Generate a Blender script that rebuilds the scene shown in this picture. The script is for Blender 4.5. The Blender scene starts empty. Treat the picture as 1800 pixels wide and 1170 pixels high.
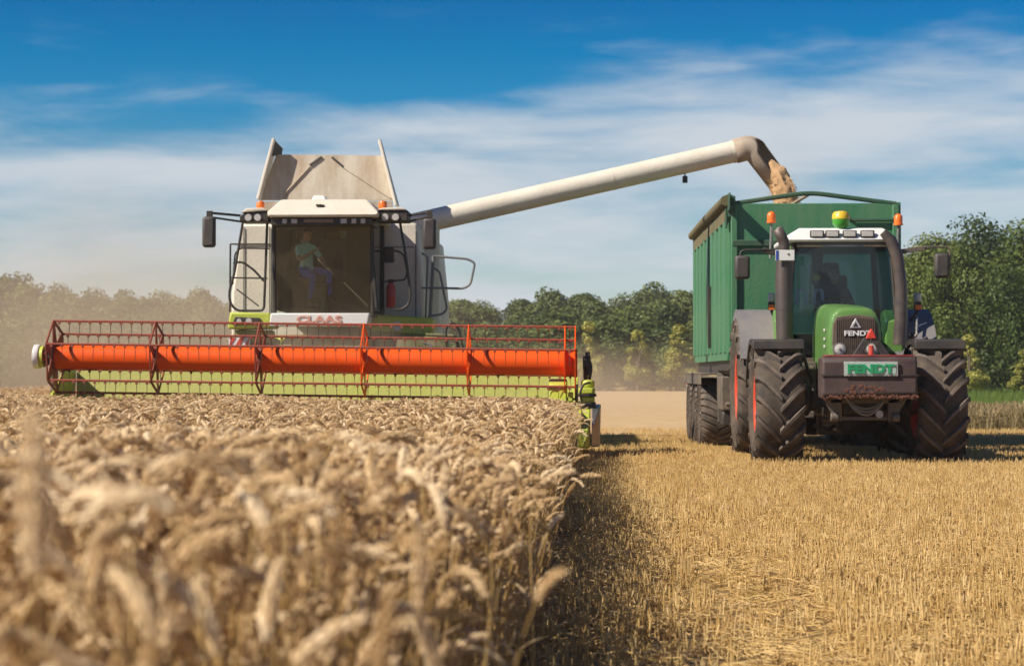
import bpy, math, random
import numpy as np
from mathutils import Vector, Matrix, Euler

R = math.radians
PI = math.pi
rnd = random.Random(7)
nrg = np.random.default_rng(11)
scene = bpy.context.scene
COL = scene.collection

# ------------------------------------------------------------------ camera
CAM_H = 1.14
cam_data = bpy.data.cameras.new('camera')
cam = bpy.data.objects.new('camera', cam_data)
COL.objects.link(cam)
cam.location = (0, 0, CAM_H)
cam.rotation_euler = (R(90 + 1.146), 0, R(2.291))
cam_data.sensor_width = 36.0
cam_data.lens = 70.0
cam_data.clip_start = 0.05
cam_data.clip_end = 6000
cam_data.dof.use_dof = True
cam_data.dof.focus_distance = 17.0
cam_data.dof.aperture_fstop = 5.2
scene.camera = cam

# ------------------------------------------------------------------ world, sun, exposure
SUN_DIR = Vector((-1.02, -0.50, 1.0)).normalized()      # towards the sun
SUN_EL = math.asin(SUN_DIR.z)
SUN_AZ = math.atan2(SUN_DIR.x, SUN_DIR.y)
world = bpy.data.worlds.new('World')
scene.world = world
world.use_nodes = True
wn = world.node_tree.nodes
wl = world.node_tree.links
for n in list(wn):
    wn.remove(n)
def wnode(t, **k):
    n = wn.new(t)
    for a, b in k.items():
        setattr(n, a, b)
    return n
def ramp(n, stops, interp='LINEAR'):
    cr = n.color_ramp
    cr.interpolation = interp
    while len(cr.elements) > 1:
        cr.elements.remove(cr.elements[-1])
    for i, (p, c) in enumerate(stops):
        e = cr.elements[0] if i == 0 else cr.elements.new(p)
        e.position = p
        c = (c, c, c) if not isinstance(c, (tuple, list)) else c
        e.color = (*c, 1)
SKY_STRENGTH = 0.1
w_out = wnode('ShaderNodeOutputWorld')
w_bg = wnode('ShaderNodeBackground')
w_bg.inputs['Strength'].default_value = SKY_STRENGTH
sky = wnode('ShaderNodeTexSky', sky_type='NISHITA', sun_disc=False, sun_elevation=SUN_EL,
            sun_rotation=SUN_AZ, air_density=1.0, dust_density=0.3, ozone_density=2.0)
geo = wnode('ShaderNodeTexCoord')
sep = wnode('ShaderNodeSeparateXYZ')
wl.new(geo.outputs['Generated'], sep.inputs[0])
# polarised, deep blue sky: hue by height above the horizon
el = wnode('ShaderNodeMapRange')
el.inputs['From Min'].default_value = 0.0
el.inputs['From Max'].default_value = 0.4
wl.new(sep.outputs['Z'], el.inputs['Value'])
tint = wnode('ShaderNodeValToRGB')
wl.new(el.outputs[0], tint.inputs[0])
SKY_TINT = [(0.0, (0.62, 0.66, 0.68)), (0.12, (0.50, 0.62, 0.68)), (0.25, (0.24, 0.49, 0.64)),
            (0.33, (0.05, 0.42, 0.65)), (0.40, (0.004, 0.365, 0.62)), (0.47, (0.0, 0.29, 0.57)), (0.62, (0.004, 0.20, 0.47)), (1.0, (0.05, 0.22, 0.46))]
ramp(tint, SKY_TINT)
mul = wnode('ShaderNodeMix', data_type='RGBA', blend_type='MULTIPLY')
mul.inputs['Factor'].default_value = 1.0
wl.new(sky.outputs[0], mul.inputs[6])
wl.new(tint.outputs[0], mul.inputs[7])
# thin cirrus veil: streaks stretched along the horizon
mp = wnode('ShaderNodeMapping')
mp.inputs['Scale'].default_value = (6.5, 6.5, 34.0)
mp.inputs['Location'].default_value = (1.3, 0.4, 0.0)
mp.inputs['Rotation'].default_value = (0, R(1.0), 0)
wl.new(geo.outputs['Generated'], mp.inputs[0])
nz = wnode('ShaderNodeTexNoise')
nz.inputs['Scale'].default_value = 1.25
nz.inputs['Detail'].default_value = 9
nz.inputs['Roughness'].default_value = 0.52
nz.inputs['Distortion'].default_value = 0.25
wl.new(mp.outputs[0], nz.inputs['Vector'])
veil = wnode('ShaderNodeValToRGB')
VEIL = [(0.0, 0.42), (0.09, 0.42), (0.18, 0.50), (0.27, 0.51), (0.33, 0.38), (0.375, 0.20), (0.42, 0.04), (0.6, 0.02), (1.0, 0.02)]
ramp(veil, VEIL)
# the veil stands higher to the right of the scene and lower to the left
xs = wnode('ShaderNodeMath', operation='MULTIPLY_ADD')
xs.inputs[1].default_value = -0.17
wl.new(sep.outputs['X'], xs.inputs[0])
wl.new(el.outputs[0], xs.inputs[2])
wl.new(xs.outputs[0], veil.inputs[0])
s1 = wnode('ShaderNodeMath', operation='ADD')
wl.new(nz.outputs['Fac'], s1.inputs[0])
wl.new(veil.outputs[0], s1.inputs[1])
cm = wnode('ShaderNodeMapRange', interpolation_type='SMOOTHSTEP')
cm.inputs['From Min'].default_value = 0.66
cm.inputs['From Max'].default_value = 1.16
wl.new(s1.outputs[0], cm.inputs['Value'])
cmx = wnode('ShaderNodeMath', operation='MULTIPLY')
cmx.inputs[1].default_value = 0.92
wl.new(cm.outputs[0], cmx.inputs[0])
cmix = wnode('ShaderNodeMix', data_type='RGBA')
wl.new(cmx.outputs[0], cmix.inputs['Factor'])
wl.new(mul.outputs[2], cmix.inputs[6])
CLOUD = (4.6, 4.95, 5.35)
cmix.inputs[7].default_value = (*CLOUD, 1)
wl.new(cmix.outputs[2], w_bg.inputs['Color'])
wl.new(w_bg.outputs[0], w_out.inputs['Surface'])

sun_data = bpy.data.lights.new('sun', 'SUN')
sun_data.energy = 5.0
sun_data.angle = R(0.55)
sun_data.color = (1.0, 0.915, 0.79)
sun = bpy.data.objects.new('sun', sun_data)
COL.objects.link(sun)
sun.rotation_euler = (-SUN_DIR).to_track_quat('-Z', 'Y').to_euler()
sun.location = (-20, -12, 30)

vs = scene.view_settings
vs.view_transform = 'Standard'
vs.look = 'None'
vs.exposure = 0.44
vs.gamma = 1.0
vs.use_curve_mapping = False
scene.cycles.max_bounces = 8
scene.cycles.transparent_max_bounces = 12
scene.cycles.volume_bounces = 1
scene.cycles.use_denoising = True
scene.cycles.sample_clamp_indirect = 6.0

# ------------------------------------------------------------------ measuring: a photo pixel at a known distance -> metres
_rot = cam.rotation_euler.to_matrix()
def spot(px, py, y):
    d = _rot @ Vector(((px - 900) / 3500, (585 - py) / 3500, -1))
    k = y / d.y
    return Vector((d.x * k, y, CAM_H + d.z * k))
def pixel(p):
    v = _rot.transposed() @ (Vector(p) - Vector((0, 0, CAM_H)))
    return 900 + 3500 * v.x / -v.z, 585 - 3500 * v.y / -v.z

def sstep(a, b, x):
    t = np.clip((np.asarray(x, float) - a) / (b - a), 0, 1)
    return t * t * (3 - 2 * t)
def ground_z(x, y):
    x = np.asarray(x, float); y = np.asarray(y, float)
    z = -0.10 * sstep(14, 26, y) - 0.12 * sstep(28, 36, y)
    z = z + 4.2 * sstep(122, 250, y) + 0.25 * np.sin(x * .05 + y * .013) * sstep(60, 130, y)
    return z
def gz(x, y):
    return float(ground_z(x, y))

# ------------------------------------------------------------------ materials
MATS = {}
def nodes_of(name):
    m = bpy.data.materials.new(name)
    m.use_nodes = True
    nt = m.node_tree
    for n in list(nt.nodes):
        nt.nodes.remove(n)
    return m, nt.nodes, nt.links

def paint(name, col, rough=0.42, dust=0.25, metal=0.0, dustcol=(0.42, 0.31, 0.19), scale=3.0, bump=0.02, var=0.12, spec=0.5, coat=0.0, streak=False):
    """painted or moulded surface with blotchy field dust and fine relief"""
    if name in MATS:
        return MATS[name]
    m, N, L = nodes_of(name)
    out = N.new('ShaderNodeOutputMaterial'); b = N.new('ShaderNodeBsdfPrincipled')
    tc = N.new('ShaderNodeTexCoord')
    n1 = N.new('ShaderNodeTexNoise'); n1.inputs['Scale'].default_value = scale; n1.inputs['Detail'].default_value = 8; n1.inputs['Roughness'].default_value = .65
    n2 = N.new('ShaderNodeTexNoise'); n2.inputs['Scale'].default_value = scale * 14; n2.inputs['Detail'].default_value = 4
    if streak:                                                    # rain-washed dirt runs down the sheet
        ms = N.new('ShaderNodeMapping'); ms.inputs['Scale'].default_value = (3.2, 3.2, .55)
        L.new(tc.outputs['Object'], ms.inputs[0]); L.new(ms.outputs[0], n1.inputs['Vector'])
    else:
        L.new(tc.outputs['Object'], n1.inputs['Vector'])
    L.new(tc.outputs['Object'], n2.inputs['Vector'])
    r = N.new('ShaderNodeMapRange'); r.inputs['From Min'].default_value = .36; r.inputs['From Max'].default_value = .72
    r.inputs['To Min'].default_value = dust * .25; r.inputs['To Max'].default_value = min(1, dust * 1.6)
    L.new(n1.outputs['Fac'], r.inputs['Value'])
    hv = N.new('ShaderNodeHueSaturation'); hv.inputs['Color'].default_value = (*col, 1)
    vr = N.new('ShaderNodeMapRange'); vr.inputs['To Min'].default_value = 1 - var; vr.inputs['To Max'].default_value = 1 + var
    L.new(n2.outputs['Fac'], vr.inputs['Value']); L.new(vr.outputs[0], hv.inputs['Value'])
    mx = N.new('ShaderNodeMix'); mx.data_type = 'RGBA'
    L.new(r.outputs[0], mx.inputs['Factor']); L.new(hv.outputs[0], mx.inputs[6]); mx.inputs[7].default_value = (*dustcol, 1)
    L.new(mx.outputs[2], b.inputs['Base Color'])
    rr = N.new('ShaderNodeMapRange'); rr.inputs['To Min'].default_value = rough; rr.inputs['To Max'].default_value = min(1, rough + .45)
    L.new(r.outputs[0], rr.inputs['Value']); L.new(rr.outputs[0], b.inputs['Roughness'])
    b.inputs['Metallic'].default_value = metal
    b.inputs['Specular IOR Level'].default_value = spec
    b.inputs['Coat Weight'].default_value = coat
    bp = N.new('ShaderNodeBump'); bp.inputs['Strength'].default_value = .25; bp.inputs['Distance'].default_value = bump
    L.new(n2.outputs['Fac'], bp.inputs['Height']); L.new(bp.outputs[0], b.inputs['Normal'])
    L.new(b.outputs[0], out.inputs[0])
    MATS[name] = m
    return m

def glass(name, tint_c, dust, dustcol=(0.40, 0.31, 0.21), gloss=1.0):
    """clear pane with a film of dust on it"""
    if name in MATS:
        return MATS[name]
    m, N, L = nodes_of(name)
    out = N.new('ShaderNodeOutputMaterial')
    tr = N.new('ShaderNodeBsdfTransparent'); tr.inputs[0].default_value = (*tint_c, 1)
    gl = N.new('ShaderNodeBsdfGlossy'); gl.inputs['Roughness'].default_value = .04; gl.inputs[0].default_value = (gloss, gloss, gloss, 1)
    df = N.new('ShaderNodeBsdfDiffuse'); df.inputs[0].default_value = (*dustcol, 1)
    fr = N.new('ShaderNodeFresnel'); fr.inputs[0].default_value = 1.45
    m1 = N.new('ShaderNodeMixShader'); L.new(fr.outputs[0], m1.inputs[0]); L.new(tr.outputs[0], m1.inputs[1]); L.new(gl.outputs[0], m1.inputs[2])
    tc = N.new('ShaderNodeTexCoord'); mpn = N.new('ShaderNodeMapping'); mpn.inputs['Scale'].default_value = (1.6, 1.6, .8)
    L.new(tc.outputs['Object'], mpn.inputs[0])
    nn = N.new('ShaderNodeTexNoise'); nn.inputs['Scale'].default_value = 2.2; nn.inputs['Detail'].default_value = 9; nn.inputs['Roughness'].default_value = .7
    L.new(mpn.outputs[0], nn.inputs['Vector'])
    r = N.new('ShaderNodeMapRange'); r.inputs['From Min'].default_value = .3; r.inputs['From Max'].default_value = .75
    r.inputs['To Min'].default_value = dust * .55; r.inputs['To Max'].default_value = min(1, dust * 1.7)
    L.new(nn.outputs['Fac'], r.inputs['Value'])
    m2 = N.new('ShaderNodeMixShader'); L.new(r.outputs[0], m2.inputs[0]); L.new(m1.outputs[0], m2.inputs[1]); L.new(df.outputs[0], m2.inputs[2])
    L.new(m2.outputs[0], out.inputs[0])
    MATS[name] = m
    return m

def straw(name, cols, trans=0.25, rough=0.6, scale=60.0, spec=0.35):
    """dry plant matter: a tone of its own for every stalk, streaks along it, a little light through it"""
    if name in MATS:
        return MATS[name]
    m, N, L = nodes_of(name)
    out = N.new('ShaderNodeOutputMaterial'); b = N.new('ShaderNodeBsdfPrincipled')
    oi = N.new('ShaderNodeObjectInfo'); tc = N.new('ShaderNodeTexCoord')
    nn = N.new('ShaderNodeTexNoise'); nn.inputs['Scale'].default_value = scale; nn.inputs['Detail'].default_value = 3
    L.new(tc.outputs['Object'], nn.inputs['Vector'])
    ad = N.new('ShaderNodeMath'); ad.operation = 'MULTIPLY_ADD'; ad.inputs[1].default_value = .55
    L.new(nn.outputs['Fac'], ad.inputs[0])
    sc = N.new('ShaderNodeMath'); sc.operation = 'MULTIPLY'; sc.inputs[1].default_value = .5
    L.new(oi.outputs['Random'], sc.inputs[0]); L.new(sc.outputs[0], ad.inputs[2])
    cr = N.new('ShaderNodeValToRGB'); ramp(cr, [(i / (len(cols) - 1), c) for i, c in enumerate(cols)])
    L.new(ad.outputs[0], cr.inputs[0]); L.new(cr.outputs[0], b.inputs['Base Color'])
    b.inputs['Roughness'].default_value = rough; b.inputs['Specular IOR Level'].default_value = spec
    t = N.new('ShaderNodeBsdfTranslucent'); L.new(cr.outputs[0], t.inputs[0])
    mx = N.new('ShaderNodeMixShader'); mx.inputs[0].default_value = trans
    L.new(b.outputs[0], mx.inputs[1]); L.new(t.outputs[0], mx.inputs[2]); L.new(mx.outputs[0], out.inputs[0])
    MATS[name] = m
    return m

# ------------------------------------------------------------------ mesh helpers
def fillet(pts, r=0.05, n=4):
    pts = [Vector(p) for p in pts]
    o = [pts[0]]
    for a, b, c in zip(pts, pts[1:], pts[2:]):
        u = (a - b); v = (c - b)
        k = min(r, u.length * .45, v.length * .45)
        p, q = b + u.normalized() * k, b + v.normalized() * k
        for i in range(n + 1):
            t = i / n
            o.append(p * (1 - t) ** 2 + b * 2 * t * (1 - t) + q * t * t)
    o.append(pts[-1])
    return o

class MB:
    def __init__(s):
        s.v = []; s.f = []; s.m = []
    def add(s, vs_, fs, mi=0):
        k = len(s.v)
        s.v.extend(Vector(p) for p in vs_)
        for f in fs:
            s.f.append([k + i for i in f]); s.m.append(mi)
        return s
    def box(s, c, d, rot=None, mi=0, taper=None):
        c = Vector(c); hx, hy, hz = d[0] / 2, d[1] / 2, d[2] / 2
        tx, ty = taper or (1, 1)
        P = [(-hx, -hy, -hz), (hx, -hy, -hz), (hx, hy, -hz), (-hx, hy, -hz),
             (-hx * tx, -hy * ty, hz), (hx * tx, -hy * ty, hz), (hx * tx, hy * ty, hz), (-hx * tx, hy * ty, hz)]
        M = Euler(rot).to_matrix() if rot else Matrix.Identity(3)
        return s.add([c + M @ Vector(p) for p in P],
                     [(0, 3, 2, 1), (4, 5, 6, 7), (0, 1, 5, 4), (1, 2, 6, 5), (2, 3, 7, 6), (3, 0, 4, 7)], mi)
    def bx(s, x0, x1, y0, y1, z0, z1, mi=0):
        return s.box(((x0 + x1) / 2, (y0 + y1) / 2, (z0 + z1) / 2), (abs(x1 - x0), abs(y1 - y0), abs(z1 - z0)), mi=mi)
    def tube(s, path, r, seg=8, caps=True, mi=0, flat=None):
        path = [Vector(p) for p in path]
        rs = r if isinstance(r, (list, tuple)) else [r] * len(path)
        t0 = (path[1] - path[0]).normalized()
        up = Vector((0, 0, 1)) if abs(t0.z) < .9 else Vector((1, 0, 0))
        n = t0.cross(up).normalized()
        vs_ = []
        for i, p in enumerate(path):
            a = path[max(0, i - 1)]; b = path[min(len(path) - 1, i + 1)]
            t = (b - a).normalized()
            n = (n - t * n.dot(t)).normalized()
            bn = t.cross(n)
            for k in range(seg):
                w = 2 * PI * (k + .5) / seg
                vs_.append(p + (n * math.cos(w) + bn * math.sin(w) * (flat or 1)) * rs[i])
        fs = []
        for i in range(len(path) - 1):
            for k in range(seg):
                a = i * seg + k; b = i * seg + (k + 1) % seg
                fs.append((a, b, b + seg, a + seg))
        if caps:
            fs.append(tuple(range(seg - 1, -1, -1)))
            fs.append(tuple(range((len(path) - 1) * seg, len(path) * seg)))
        return s.add(vs_, fs, mi)
    def lathe(s, prof, c, axis='x', seg=32, mi=0, caps=True):
        """prof: (along axis, radius)"""
        c = Vector(c); vs_ = []
        for a, r in prof:
            for k in range(seg):
                w = 2 * PI * k / seg
                u, v = r * math.cos(w), r * math.sin(w)
                vs_.append(c + (Vector((a, u, v)) if axis == 'x' else Vector((v, a, u)) if axis == 'y' else Vector((u, v, a))))
        fs = []
        for i in range(len(prof) - 1):
            for k in range(seg):
                a = i * seg + k; b = i * seg + (k + 1) % seg
                fs.append((a, b, b + seg, a + seg))
        if caps:
            fs.append(tuple(range(seg - 1, -1, -1)))
            fs.append(tuple(range((len(prof) - 1) * seg, len(prof) * seg)))
        return s.add(vs_, fs, mi)
    def prism(s, poly, axis, a, b, mi=0):
        def P(p, t):
            return {'x': (t, p[0], p[1]), 'y': (p[0], t, p[1]), 'z': (p[0], p[1], t)}[axis]
        n = len(poly)
        vs_ = [P(p, a) for p in poly] + [P(p, b) for p in poly]
        fs = [tuple(range(n - 1, -1, -1)), tuple(range(n, 2 * n))]
        for i in range(n):
            j = (i + 1) % n
            fs.append((i, j, n + j, n + i))
        return s.add(vs_, fs, mi)
    def plate(s, quad, th, mi=0):
        """a sheet with thickness from its outline in space"""
        q = [Vector(p) for p in quad]
        nrm = (q[1] - q[0]).cross(q[2] - q[0]).normalized() * th / 2
        n = len(q)
        vs_ = [p + nrm for p in q] + [p - nrm for p in q]
        fs = [tuple(range(n)), tuple(range(2 * n - 1, n - 1, -1))]
        for i in range(n):
            j = (i + 1) % n
            fs.append((i, n + i, n + j, j))
        return s.add(vs_, fs, mi)
    def sweepbox(s, rows, mi=0):
        """rows of 4 points -> closed bar"""
        vs_ = [p for r in rows for p in r]
        fs = [(3, 2, 1, 0)]
        for i in range(len(rows) - 1):
            for k in range(4):
                a = i * 4 + k; b = i * 4 + (k + 1) % 4
                fs.append((a, b, b + 4, a + 4))
        e = (len(rows) - 1) * 4
        fs.append((e, e + 1, e + 2, e + 3))
        return s.add(vs_, fs, mi)
    def mesh(s, name, mats, sub=None, smooth=35, recalc=True):
        me = bpy.data.meshes.new(name)
        o = Vector(sub) if sub is not None else Vector((0, 0, 0))
        me.from_pydata([tuple(p - o) for p in s.v], [], s.f)
        for m in (mats if isinstance(mats, (list, tuple)) else [mats]):
            me.materials.append(m)
        me.polygons.foreach_set('material_index', s.m)
        if recalc:
            import bmesh
            bm = bmesh.new(); bm.from_mesh(me)
            bmesh.ops.recalc_face_normals(bm, faces=bm.faces)
            bm.to_mesh(me); bm.free()
        if smooth:
            me.polygons.foreach_set('use_smooth', [True] * len(me.polygons))
            me.set_sharp_from_angle(angle=R(smooth))
        me.update()
        return me
    def build(s, name, mats, parent=None, sub=None, bevel=0, smooth=35, segs=2):
        return place(name, s.mesh(name, mats, sub, smooth), parent, bevel=bevel, segs=segs)

def place(name, me, parent=None, loc=None, rot=None, bevel=0, segs=2):
    o = bpy.data.objects.new(name, me)
    COL.objects.link(o)
    o.parent = parent
    if loc is not None: o.location = loc
    if rot is not None: o.rotation_euler = rot
    if bevel:
        b = o.modifiers.new('bevel', 'BEVEL'); b.width = bevel; b.segments = segs; b.limit_method = 'ANGLE'; b.angle_limit = R(40)
        b.harden_normals = False
    return o
def tag(o, label=None, cat=None, group=None, kind=None):
    if label: o['label'] = label
    if cat: o['category'] = cat
    if group: o['group'] = group
    if kind: o['kind'] = kind
    return o
def thing(name, label, cat, loc, rotz=0, group=None):
    o = bpy.data.objects.new(name, None)
    COL.objects.link(o)
    o.empty_display_size = .3
    o.location = loc; o.rotation_euler = (0, 0, rotz)
    return tag(o, label, cat, group)
def lettering(body, width, height, th, mat, parent, centre, name='lettering', tilt=0, sub=None, stretch_bold=0.012, rotz=0):
    """raised letters that face the camera side (-Y)"""
    c = bpy.data.curves.new('letters', 'FONT')
    c.body = body; c.size = 1; c.extrude = .05; c.offset = stretch_bold; c.align_x = 'CENTER'; c.align_y = 'CENTER'
    t = bpy.data.objects.new('letters', c)
    COL.objects.link(t)
    bpy.context.view_layer.update()
    dg = bpy.context.evaluated_depsgraph_get()
    me = bpy.data.meshes.new_from_object(t.evaluated_get(dg))
    bpy.data.objects.remove(t); bpy.data.curves.remove(c)
    co = np.array([v.co[:] for v in me.vertices])
    lo, hi = co.min(0), co.max(0)
    co = (co - (lo + hi) / 2) / (hi - lo) * np.array([width, height, th])
    me.vertices.foreach_set('co', co.ravel())
    me.name = name
    me.materials.clear(); me.materials.append(mat)
    ctr = Vector(centre) - (Vector(sub) if sub is not None else Vector((0, 0, 0)))
    return place(name, me, parent, loc=ctr, rot=(R(90) + tilt, 0, rotz))

def scatter(name, pos, rot, scl, idx, protos, kind='stuff'):
    """one object: thousands of small plants standing at given points"""
    me = bpy.data.meshes.new(name)
    me.vertices.add(len(pos))
    me.vertices.foreach_set('co', np.asarray(pos, np.float32).ravel())
    a = me.attributes.new('turn', 'FLOAT_VECTOR', 'POINT'); a.data.foreach_set('vector', np.asarray(rot, np.float32).ravel())
    a = me.attributes.new('size', 'FLOAT', 'POINT'); a.data.foreach_set('value', np.asarray(scl, np.float32))
    a = me.attributes.new('which', 'INT', 'POINT'); a.data.foreach_set('value', np.asarray(idx, np.int32))
    o = place(name, me)
    tag(o, kind=kind)
    pc = bpy.data.collections.new(name + '_kinds')
    for i, pm in enumerate(protos):
        po = bpy.data.objects.new('%s_kind_%02d' % (name, i), pm)
        pc.objects.link(po)
    ng = bpy.data.node_groups.new(name + '_scatter', 'GeometryNodeTree')
    ng.interface.new_socket('Geometry', in_out='INPUT', socket_type='NodeSocketGeometry')
    ng.interface.new_socket('Geometry', in_out='OUTPUT', socket_type='NodeSocketGeometry')
    N, L = ng.nodes, ng.links
    gi = N.new('NodeGroupInput'); go = N.new('NodeGroupOutput')
    ip = N.new('GeometryNodeInstanceOnPoints'); ip.inputs['Pick Instance'].default_value = True
    ci = N.new('GeometryNodeCollectionInfo'); ci.inputs['Collection'].default_value = pc
    ci.inputs['Separate Children'].default_value = True; ci.inputs['Reset Children'].default_value = True
    def attr(t, nm):
        n = N.new('GeometryNodeInputNamedAttribute'); n.data_type = t; n.inputs['Name'].default_value = nm
        return next(s for s in n.outputs if s.enabled and s.name == 'Attribute')
    e2r = N.new('FunctionNodeEulerToRotation')
    L.new(attr('FLOAT_VECTOR', 'turn'), e2r.inputs[0])
    L.new(gi.outputs[0], ip.inputs['Points']); L.new(ci.outputs[0], ip.inputs['Instance'])
    L.new(attr('INT', 'which'), ip.inputs['Instance Index'])
    L.new(e2r.outputs[0], ip.inputs['Rotation']); L.new(attr('FLOAT', 'size'), ip.inputs['Scale'])
    L.new(ip.outputs[0], go.inputs[0])
    md = o.modifiers.new('scatter', 'NODES'); md.node_group = ng
    return o

# ================================================================== THE SETTING
def ground_mat():
    m, N, L = nodes_of('stubble soil')
    out = N.new('ShaderNodeOutputMaterial'); b = N.new('ShaderNodeBsdfPrincipled')
    g = N.new('ShaderNodeNewGeometry')
    n1 = N.new('ShaderNodeTexNoise'); n1.inputs['Scale'].default_value = 9; n1.inputs['Detail'].default_value = 10; n1.inputs['Roughness'].default_value = .7
    mp_ = N.new('ShaderNodeMapping'); mp_.inputs['Scale'].default_value = (8.0, .35, 1)
    n2 = N.new('ShaderNodeTexNoise'); n2.inputs['Scale'].default_value = 1.0; n2.inputs['Detail'].default_value = 4
    n3 = N.new('ShaderNodeTexNoise'); n3.inputs['Scale'].default_value = .07; n3.inputs['Detail'].default_value = 3
    for n in (n1, n3): L.new(g.outputs['Position'], n.inputs['Vector'])
    L.new(g.outputs['Position'], mp_.inputs[0]); L.new(mp_.outputs[0], n2.inputs['Vector'])
    cr = N.new('ShaderNodeValToRGB'); ramp(cr, [(.25, (.09, .055, .028)), (.45, (.20, .125, .055)), (.62, (.36, .24, .11)), (.8, (.50, .36, .19))])
    a = N.new('ShaderNodeMath'); a.operation = 'MULTIPLY_ADD'; a.inputs[1].default_value = .5
    c = N.new('ShaderNodeMath'); c.operation = 'MULTIPLY_ADD'; c.inputs[1].default_value = .3
    L.new(n1.outputs['Fac'], a.inputs[0]); L.new(n2.outputs['Fac'], c.inputs[0]); 
    d = N.new('ShaderNodeMath'); d.operation = 'MULTIPLY'; d.inputs[1].default_value = .3
    L.new(n3.outputs['Fac'], d.inputs[0]); L.new(d.outputs[0], c.inputs[2]); L.new(c.outputs[0], a.inputs[2])
    L.new(a.outputs[0], cr.inputs[0]); L.new(cr.outputs[0], b.inputs['Base Color'])
    b.inputs['Roughness'].default_value = .95; b.inputs['Specular IOR Level'].default_value = .1
    bp = N.new('ShaderNodeBump'); bp.inputs['Strength'].default_value = .9; bp.inputs['Distance'].default_value = .04
    L.new(n1.outputs['Fac'], bp.inputs['Height']); L.new(bp.outputs[0], b.inputs['Normal']); L.new(b.outputs[0], out.inputs[0])
    return m
def grid_sheet(name, xs_, ys_, mat, dz=0.0, keep=None):
    X, Y = np.meshgrid(xs_, ys_)
    Z = ground_z(X, Y) + dz
    v = np.stack([X, Y, Z], -1).reshape(-1, 3)
    nx, ny = len(xs_), len(ys_)
    f = []
    for j in range(ny - 1):
        for i in range(nx - 1):
            if keep and not keep((xs_[i] + xs_[i + 1]) / 2, (ys_[j] + ys_[j + 1]) / 2):
                continue
            k = j * nx + i
            f.append((k, k + 1, k + nx + 1, k + nx))
    me = bpy.data.meshes.new(name)
    me.from_pydata(v.tolist(), [], f)
    me.materials.append(mat)
    me.polygons.foreach_set('use_smooth', [True] * len(f))
    return place(name, me)
gx = sorted(set(list(np.arange(-60, 61, 4.0)) + [-340, -260, -180, -120, -90, 90, 120, 180, 260, 340]))
gy = sorted(set([-100, -40, -10] + list(np.arange(0, 40, 1.0)) + list(np.arange(40, 130, 6.0)) + list(np.arange(130, 260, 10.0)) + [280, 320]))
tag(grid_sheet('ground', gx, gy, ground_mat()), kind='structure')
# thin summer haze over the whole place
def haze_box():
    m, N, L = nodes_of('haze')
    out = N.new('ShaderNodeOutputMaterial'); v = N.new('ShaderNodeVolumePrincipled')
    v.inputs['Color'].default_value = (.86, .90, .95, 1); v.inputs['Density'].default_value = .0003
    L.new(v.outputs[0], out.inputs['Volume'])
    m.cycles.homogeneous_volume = True
    tag(MB().bx(-380, 380, -130, 350, -1.6, 14).build('haze', m, smooth=0), 'thin pale haze in the air', None, kind='stuff')
haze_box()

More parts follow.
